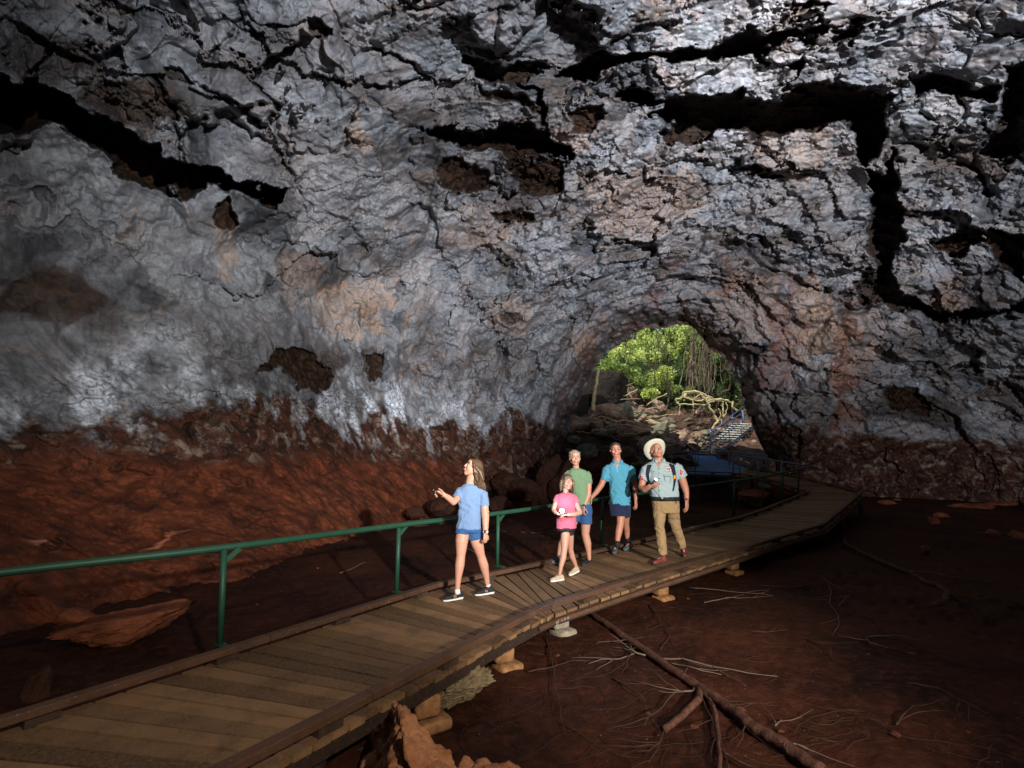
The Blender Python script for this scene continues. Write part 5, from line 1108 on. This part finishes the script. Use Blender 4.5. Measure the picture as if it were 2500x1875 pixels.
B.head(B.p(290, 480), MH_child, (.5, .6)); B.hand(B.p(300, 838, -.18), (-1, -.25, .05), (0, .2, -1), -1, .6, .75); B.hand(B.p(192, 826, -.17), (.7, -.6, .2), (0, 1, -.2), 1, .7, .75); B.body()
pr = [('e', (0, -.10, .15), (.375, .42, .39), B.hf), ('e', (0, .16, .34), (.29, .22, .13), B.hf), ('e', (0, -.22, -.08), (.36, .26, .40), B.hf)]
for k in range(26):
    t_ = k/25*math.pi; x0 = .34*math.cos(t_); y0 = -.02-.34*math.sin(t_); a = B.T(x0, y0, .15); e = B.T(x0*1.18+rn.uniform(-.03, .03), y0*1.05, -.56+rn.uniform(-.06, .04)); pr.append(('t', [a, a.lerp(e, .5)+(a-B.c)*.12, e], [.022, .021, .010]))
for k in range(8): x0 = -.22+.44*k/7; pr.append(('t', [B.T(x0*.8, .25, .40), B.T(x0, .36, .27), B.T(x0*1.05, .385, .16)], [.012, .010, .005]))
strands(B.T, B.hs, MH_child, B.root, 'hair', pr)
q = MB(); B.loft(q, [(232,315,588,.045),(190,365,612,.07),(175,385,650,.085),(178,380,740,.09),(176,384,850,.095),(172,390,950,.10),(168,394,985,.10)])
B.tubes(q, [(350,625,26,0),(378,655,36,0),(402,705,34,-.01)]); B.tubes(q, [(200,625,26,0),(170,655,34,0),(152,700,32,-.02)]); B.garment('t_shirt', q, M_pink, wr=.007, seed=13)
q = MB(); B.loft(q, [(180,380,940,.09),(170,378,990,.098),(172,372,1015,.095)]); B.tubes(q, [(255,990,56,.0),(262,1062,58,.0)]); B.tubes(q, [(312,990,54,.03),(315,1055,54,.04)]); B.garment('shorts', q, M_black, wr=.004, seed=15)
B.shoe((240, 1562), (120, 1578), .215, M_beige, M_solew, lace=M_lace); B.shoe((440, 1480), (290, 1518), .215, M_beige, M_solew, lace=M_lace, pitch=.12)
torch('brightly lit torch held in both hands by the girl in pink', B.p(262, 832, -.15), B.p(236, 794, -.27), .027, M_blackpl, M_lampb)
l_ = bpy.data.lights.new('torch_light', 'POINT'); l_.energy = 8; l_.color = (.55, .72, 1.); l_.shadow_soft_size = .03; lo_ = bpy.data.objects.new('torch_light', l_); C.objects.link(lo_); lo_.location = B.p(230, 785, -.36)
# ---------------------------------------------------------------- woman in green
fp = Pz(*Z2(330, 1400)); W = Person('woman in a sage green T-shirt and denim shorts holding hands, behind the girl in pink', Z2, fp.y+.05, fp, (.12, -.98, .10), .225, M_skin)
y1 = Pz(*Z2(180, 1400)).y-W.Y; y2 = Pz(*Z2(500, 1390)).y-W.Y
W.limb([(492,830,40,0),(494,940,52,y2*.3),(488,1050,42,y2*.5),(512,1150,41,y2*.7),(525,1240,27,y2*.9),(532,1320,20,y2)])
W.limb([(400,830,40,.05),(340,960,46,.08),(262,1080,38,.12),(225,1170,36,.12),(205,1260,24,.10),(200,1330,19,.10)])
W.limb([(506,405,24,0),(526,500,32,-.02),(522,620,29,-.05),(495,690,25,-.08),(470,745,19,-.11)]); W.limb([(305,405,24,0),(280,500,32,.02),(275,620,29,.02),(290,700,22,-.05)])
W.limb([(400,430,58,0),(405,560,52,0),(440,700,55,0)]); W.limb([(390,370,36,.01),(382,280,34,0)])
W.head(W.p(374, 220), MH_blond, (.7, .3)); W.hand(W.p(468, 748, -.115), (-.18, -.1, -1), (.6, .4, 0), 1, .7, .95); W.body()
pr = [('e', (0, -.10, .17), (.36, .41, .39), W.hf), ('e', (0, -.05, .0), (.352, .30, .28), W.hf), ('e', (0, -.32, .02), (.2, .2, .22), W.hf)]
for k in range(14): x0 = -.26+.52*k/13; pr.append(('t', [W.T(x0*.9, .22, .36-abs(x0)*.35), W.T(x0*1.2, .0, .44-abs(x0)*.25), W.T(x0*1.0, -.35, .2)], [.010, .014, .02]))
strands(W.T, W.hs, MH_blond, W.root, 'hair', pr)
q = MB(); W.loft(q, [(345,440,325,.05),(300,495,350,.09),(272,530,390,.105),(285,525,460,.115),(320,505,560,.11),(345,520,650,.12),(350,545,722,.125)])
W.tubes(q, [(495,370,34,0),(515,405,46,0),(525,500,44,-.02)]); W.tubes(q, [(320,370,34,0),(292,405,44,0),(280,500,42,.02)]); W.garment('t_shirt', q, M_green_tee, wr=.009, seed=23)
q = MB(); W.loft(q, [(355,535,690,.11),(350,560,760,.125),(352,566,830,.13)]); W.tubes(q, [(400,800,64,.04),(385,900,62,.05)]); W.tubes(q, [(495,800,68,0),(490,935,70,0)]); W.garment('denim_shorts', q, M_jean, wr=.006, seed=25)
W.shoe((560, 1365), (438, 1408), .255, M_black, M_soled); W.shoe((215, 1395), (140, 1395), .25, M_greysh, M_soled, pitch=.25, zb=.01)
W.strap_watch(W.p(474, 742, -.108), W.p(492, 700, -.08), .028, M_blackpl)
# ---------------------------------------------------------------- man in the polo shirt
fp = Pz(*Z2(870, 1290)); Mn = Person('tall man in a turquoise polo shirt and navy shorts, hand in hand with the woman', Z2, fp.y, fp, (-.10, -.98, .06), .24, M_skin2)
y1 = Pz(*Z2(790, 1310)).y-fp.y; y2 = Pz(*Z2(950, 1240)).y-fp.y
Mn.limb([(870,770,36,0),(876,862,47,y1*.3),(872,935,38,y1*.5),(856,1020,38,y1*.7),(842,1110,26,y1*.9),(836,1180,21,y1)]); Mn.limb([(925,770,36,.05),(928,860,46,y2*.4),(932,940,36,y2*.6),(942,1010,34,y2*.8),(948,1080,25,y2*.9),(952,1150,20,y2)])
Mn.limb([(745,340,28,0),(700,420,35,-.02),(665,510,32,-.04),(610,590,28,-.05),(560,645,20,-.06)]); Mn.limb([(978,350,28,0),(1018,450,35,.02),(1035,560,31,0),(1042,620,25,-.04),(1042,665,21,-.06)])
Mn.limb([(865,370,60,0),(865,500,60,0),(865,680,60,0)]); Mn.limb([(845,300,44,.01),(828,190,42,0)])
Mn.head(Mn.p(820, 135), MH_dark, (-.6, .3)); Mn.hand(Mn.p(558, 648, -.06), (-.7, 0, -.7), (.6, .3, -.5), 1, .7, 1.05); Mn.hand(Mn.p(1042, 670, -.06), (.03, -.05, -1), (-.6, .6, 0), 1, .35, 1.1); Mn.body()
pr = [('e', (0, -.12, .17), (.352, .40, .385), Mn.hf), ('e', (0, .12, .40), (.25, .22, .12), Mn.hf)]
for k in range(20): x0 = rn.uniform(-.28, .28); y0 = rn.uniform(-.2, .28); pr.append(('t', [Mn.T(x0*.9, y0*.9, .36), Mn.T(x0, y0+.06, .56-abs(x0)*.35)], [.016, .004]))
strands(Mn.T, Mn.hs, MH_dark, Mn.root, 'hair', pr)
q = MB(); Mn.loft(q, [(785,895,262,.06),(735,960,290,.10),(715,1000,330,.12),(735,985,430,.13),(748,980,560,.13),(752,985,660,.135),(748,990,728,.135,8)])
Mn.tubes(q, [(755,310,40,0),(728,345,54,0),(690,468,44,-.03)]); Mn.tubes(q, [(960,315,40,0),(985,350,54,0),(1012,468,46,.01)]); polo = Mn.garment('polo_shirt', q, M_polo, wr=.011, seed=33)
q = MB(); Mn.loft(q, [(755,985,690,.12),(755,982,760,.13)]); Mn.tubes(q, [(835,720,82,0),(842,860,86,y1*.3)]); Mn.tubes(q, [(912,720,72,.03),(912,862,72,.03)]); Mn.garment('shorts', q, M_navy, wr=.006, seed=35)
def collar(S, x, y, r, dy, mat, open_=22):
    c = S.p(x, y, dy); q = MB(); rs = []; n = 20
    for j in range(n+1):
        t_ = math.radians(-90+18)+(2*math.pi-math.radians(36))*j/n; e = Vector((math.cos(t_), math.sin(t_)*.85, 0)); z_ = .018*math.sin(t_)
        rs.append([c+e*r+Vector((0, 0, .022+z_)), c+e*(r+.004)+Vector((0, 0, .030+z_)), c+e*(r+.026)+Vector((0, 0, -.012+z_)), c+e*(r+.020)+Vector((0, 0, -.016+z_))])
    q.rings(rs); o = q.build('collar', mat, S.root)
    for sx in (-1, 1):
        a = c+Vector((sx*r*.42, -r*.85, .010)); q = MB(); v = [a, a+Vector((sx*.05, .01, .004)), a+Vector((sx*.045, -.022, -.055)), a+Vector((-sx*.002, -.020, -.030))]
        q.add([p_ for p_ in v]+[p_+Vector((0, .006, 0)) for p_ in v], [(0,1,2,3),(7,6,5,4),(0,4,5,1),(1,5,6,2),(2,6,7,3),(3,7,4,0)]); q.build('collar_point', mat, S.root)
collar(Mn, 840, 250, .074, .01, M_polo)
Mn.decal('neck_opening', [(806,275),(856,268),(842,320),(832,320)], M_skin2, .003, target=polo); Mn.decal('placket', [(826,318),(846,316),(848,372),(832,374)], cloth_mat('polo_placket', (.13, .48, .66), .05), .004, target=polo)
Mn.shoe((850, 1215), (775, 1318), .295, M_greysh, M_soled, lace=M_lace, high=.02); Mn.shoe((1030, 1215), (885, 1255), .29, M_greysh, M_soled, pitch=.18, high=.02, lace=M_lace)
for pts in ([(842,1125,28,y1*.9),(836,1200,30,y1)], [(948,1068,28,y2*.9),(956,1140,30,y2)]): q = MB(); Mn.tubes(q, pts); q.build('sock', M_black, Mn.root)
# ---------------------------------------------------------------- guide
fp = Pz(*Z2(1440, 1370)); G = Person('guide in a cream wide-brimmed hat, pale uniform shirt and khaki trousers', Z2, fp.y, fp, (.12, -.86, .44), .238, M_skin2)
y1 = Pz(*Z2(1300, 1385)).y-fp.y; y2 = Pz(*Z2(1590, 1340)).y-fp.y

G.limb([(1178,350,32,0),(1120,450,39,-.03),(1105,540,36,-.05),(1140,560,34,-.14),(1180,535,26,-.22),(1195,520,22,-.25)]); G.limb([(1482,345,32,0),(1545,440,44,-.01),(1580,540,38,-.02),(1595,600,30,-.04),(1598,680,23,-.06)])
G.limb([(1330,370,70,0),(1350,500,75,0),(1360,620,75,0)]); G.limb([(1300,310,52,.02),(1285,200,50,.02)])
G.head(G.p(1272, 145), MH_grey, (.6, .5)); G.hand(G.p(1192, 522, -.25), (.85, -.3, .05), (.1, .5, .6), -1, .7, 1.05); G.hand(G.p(1598, 685, -.06), (-.02, -.05, -1), (-.6, .6, 0), 1, .35, 1.15); G.body()
strands(G.T, G.hs, MH_grey, G.root, 'hair', [('e', (0, -.13, .12), (.347, .37, .36), G.hf)])
q = MB(); G.loft(q, [(1235,1360,248,.07),(1170,1440,275,.12),(1150,1500,320,.145),(1175,1500,400,.155),(1190,1500,500,.165),(1192,1508,590,.17),(1200,1512,640,.165)])
G.tubes(q, [(1190,300,46,0),(1160,345,62,0),(1118,462,60,-.03)]); G.tubes(q, [(1460,290,46,0),(1495,330,62,0),(1552,432,62,-.01)]); us = G.garment('uniform_shirt', q, M_uniform, wr=.010, seed=43)
q = MB(); G.loft(q, [(1215,1512,655,.15),(1218,1512,700,.155),(1225,1512,770,.15),(1240,1510,815,.14)]); G.tubes(q, [(1305,760,84,0),(1298,860,70,y1*.3),(1300,970,56,y1*.5),(1312,1060,54,y1*.7),(1325,1160,52,y1*.9),(1338,1275,48,y1)]); G.tubes(q, [(1435,760,82,0),(1455,880,68,y2*.4),(1478,985,56,y2*.6),(1515,1070,50,y2*.8),(1556,1192,43,y2)]); G.garment('trousers', q, M_khaki, wr=.012, seed=45, sc=11)
collar(G, 1294, 240, .084, .0, M_uniform)
G.decal('neck_opening', [(1262,262),(1322,262),(1296,318),(1282,318)], M_skin2, .003, target=us)
q = MB(); G.loft(q, [(1213,1514,642,.168),(1213,1514,680,.162)]); bt = q.build('belt', M_black, G.root); q = MB(); c = G.p(1335, 662, -.172); q.box(c, .06, .012, .04); q.build('buckle', M_blackpl, bt, bevel=.003)
M_navyl = plain('dark_stitching', (.12, .17, .19), .8, .2, .1)
for x in (1300,):
    for y in (330, 380, 440, 500, 575, 632): G.decal('button', [(x-5,y-5),(x+5,y-5),(x+5,y+5),(x-5,y+5)], M_blackpl, .008, 2, 2, target=us)
G.decal('placket_seam', [(1283,300),(1286,300),(1290,640),(1287,640)], M_navyl, .003, 1, 20, target=us)
for q4 in ([(1342,385),(1436,392),(1430,420),(1345,410)], [(1204,352),(1262,350),(1258,362),(1206,366)]): G.decal('pocket_flap', q4, cloth_mat('flap_cloth', (.33, .43, .45), .05), .009, 8, 4, target=us)
for q4 in ([(1345,411),(1430,421),(1430,425),(1345,415)], [(1350,415),(1354,415),(1366,470),(1362,470)], [(1206,366),(1258,362),(1258,365),(1206,370)], [(1426,425),(1430,425),(1425,475),(1421,475)]): G.decal('pocket_seam', q4, M_navyl, .0105, 8, 3, target=us)
M_wp = plain('white_patch', (.75, .72, .74), .8, .2, .04); M_rp = plain('red_patch', (.62, .05, .09), .8, .2, .06)
bd = G.decal('badge', [(1362,310),(1434,312),(1434,362),(1364,360)], M_rp, .007, 8, 6, target=us); G.decal('badge_field', [(1367,318),(1430,319),(1430,357),(1368,355)], M_wp, .009, 8, 6, bd, us)
G.decal('badge_emblem', [(1377,326),(1391,327),(1391,350),(1378,350)], M_blackpl, .011, 3, 3, bd, us); G.decal('badge_emblem', [(1394,326),(1420,327),(1420,352),(1395,351)], M_blackpl, .011, 3, 3, bd, us); G.decal('badge_emblem', [(1399,334),(1408,330),(1411,346),(1402,346)], M_wp, .013, 3, 3, bd, us)
for cx, cy, k in ((1106, 433, .15), (1539, 374, -.45)):
    w_, h_ = 19, 27; f_ = lambda dx, dy: (cx+dx-dy*k*-.6, cy+dy+dx*-k)
    b1 = G.decal('sleeve_badge', [f_(-w_, -h_), f_(w_, -h_), f_(w_, h_), f_(-w_, h_)], M_wp, .008, 6, 6, target=us); G.decal('badge_emblem', [f_(-w_+5, -h_+14), f_(w_-3, -h_+4), f_(w_-3, h_-4), f_(-w_+5, h_-4)], M_rp, .010, 6, 6, b1, us)
    G.text('badge_mark', '2', cx+2, cy-2, 26, M_wp, us, b1, .0125, -k); G.decal('badge_emblem', [f_(-w_+3, -h_+3), f_(-2, -h_+2), f_(-6, -h_+12), f_(-w_+3, -h_+14)], M_blackpl, .0125, 2, 2, b1, us)
G.shoe((1385, 1370), (1222, 1388), .275, M_redboot, M_soled, lace=M_lace, high=.06, colr=1.02); G.shoe((1545, 1245), (1602, 1350), .28, M_redboot, M_soled, lace=M_lace, high=.06, colr=1.02)
G.strap_watch(G.p(1598, 672, -.06), G.p(1596, 620, -.045), .034, M_silver)
# hat: brim and crown turned round an axis that leans far back
ax = (G.hf @ Vector((0, -.66, .75))).normalized(); c0 = G.T(0, -.10, .19); xx = Vector((1, 0, 0)); xx = (xx-ax*xx.dot(ax)).normalized(); yy = ax.cross(xx); rs = []
for r, z_ in ((.182, .018), (.186, .022), (.150, .004), (.115, .0), (.100, .004), (.096, .05), (.088, .095), (.070, .118), (.03, .112), (.028, .106), (.066, .110), (.083, .090), (.091, .05), (.094, 0.), (.112, -.005), (.150, -.001), (.180, .014)):
    rs.append([c0+xx*(r*math.cos(t_)*(1.0))+yy*(r*math.sin(t_)*1.04)+ax*(z_+(max(0, r-.10)/.085)**1.5*.028*math.cos(2*t_)) for t_ in (2*math.pi*j/40 for j in range(40))])
q = MB(); q.rings(rs+[rs[0]], False); hat = q.build('hat', M_felt, G.root); q = MB(); q.rings([[c0+xx*(r*math.cos(t_))+yy*(r*math.sin(t_)*1.04)+ax*z_ for t_ in (2*math.pi*j/32 for j in range(32))] for r, z_ in ((.1005, .006), (.099, .028))], False); q.build('hat_band', M_khaki, hat)
torch('round lit torch held at the chest by the guide', G.p(1205, 508, -.27), G.p(1262, 452, -.33), .022, plain('grey_plastic', (.1, .12, .12), .4, .4, .1), M_lamp)
# backpack
bp_ = empty('backpack', G.p(1360, 450, .28)); tag(bp_, 'dark backpack worn by the guide with an orange clip on its strap', 'backpack')
q = MB(); G.loft(q, [(1250,1450,320,.07),(1215,1510,380,.10),(1215,1520,560,.11),(1230,1515,700,.10)], dy=.25); q.build('bag', M_black, bp_, remesh=.015, sm=3)
M_strap = plain('strap_webbing', (.018, .02, .035), .8, .2, .2, 60)
for n_, pl in (('strap', [(1195,290,24),(1180,330,22),(1170,400,18),(1178,450,14),(1195,500,9)]), ('strap', [(1415,238,26),(1440,300,25),(1460,370,20),(1472,440,14),(1462,520,9),(1450,578,7)])):
    for a, b in zip(pl[:-1], pl[1:]): G.decal(n_, [(a[0]-a[2],a[1]),(a[0]+a[2],a[1]),(b[0]+b[2],b[1]),(b[0]-b[2],b[1])], M_strap, .014, 6, 5, bp_, us)
G.decal('clip', [(1455,405),(1480,405),(1480,445),(1455,445)], plain('orange_plastic', (.85, .33, .02), .4, .4, .1), .026, 3, 3, bp_, us)
q = MB(); q.tube([G.p(1488, 640, -.175), G.p(1490, 715, -.175)], .006, 6); q.build('belt_strap', M_black, G.root)
# ================================================================ LIGHT, SKY, CAMERA
sc = bpy.context.scene
w = bpy.data.worlds.new('World'); sc.world = w; w.use_nodes = True
sky = w.node_tree.nodes.new('ShaderNodeTexSky'); sky.sky_type = 'NISHITA'; sky.sun_disc = False
EL, AZ = math.radians(66), math.radians(-150)   # sun stands behind and above the cave
sky.sun_elevation = EL; sky.sun_rotation = AZ
bg = w.node_tree.nodes['Background']; w.node_tree.links.new(sky.outputs[0], bg.inputs[0]); bg.inputs[1].default_value = .15
s = bpy.data.lights.new('sun', 'SUN'); s.energy = 5; s.angle = math.radians(.5); s.color = (1, .95, .86)
so = bpy.data.objects.new('sun', s); C.objects.link(so)
dirv = Vector((math.sin(AZ)*math.cos(EL), math.cos(AZ)*math.cos(EL), math.sin(EL)))   # towards the sun
so.rotation_euler = (-dirv).to_track_quat('-Z', 'Y').to_euler()

FL = Vector((4.6, -5.2, 3.6))  # inferred flash; roof and wall spots are beams added to even its falloff
spot('flash_people', FL, (1.0, 7.5, .9), 10500, 31, 1., .1, (1, .95, .88))
spot('ground_fill', Vector((3.2, -3.5, 5.2)), (-.8, 4.8, -.3), 1900, 66, 1., .1, (1, .86, .70))  # added fill lamp for deck and mud, set apart from the flash
spot('flash_roof', FL, (1.0, 10, 14.5), 20500, 80, .9, .1, (.92, .94, 1.0))
spot('flash_far_wall', FL, (10, 24, 13.5), 30000, 44, .8, .1, (.94, .94, 1))
spot('flash_left_wall', FL, (-5.6, 12.6, 4.5), 11500, 42, .9, .1, (1, .95, .92))
spot('flash_middle_wall', FL, (-1.5, 20, 6.0), 18000, 30, .9, .1, (.95, .95, 1))
spot('flash_right_wall', FL, (19, 23, 5.5), 15000, 32, .9, .1, (.95, .95, 1))
cam = bpy.data.cameras.new('camera'); cam.lens = 18; cam.sensor_width = 36; cam.clip_end = 600; cam.clip_start = .05
co = bpy.data.objects.new('camera', cam); C.objects.link(co); co.location = (0, 0, CZ); co.rotation_euler = (math.pi/2+PITCH, 0, 0)
sc.camera = co
sc.view_settings.view_transform = 'Standard'; sc.view_settings.look = 'None'; sc.view_settings.gamma = 1; sc.view_settings.exposure = 0
try:
    sc.cycles.use_denoising = True; sc.cycles.max_bounces = 5; sc.cycles.diffuse_bounces = 2
except Exception: pass
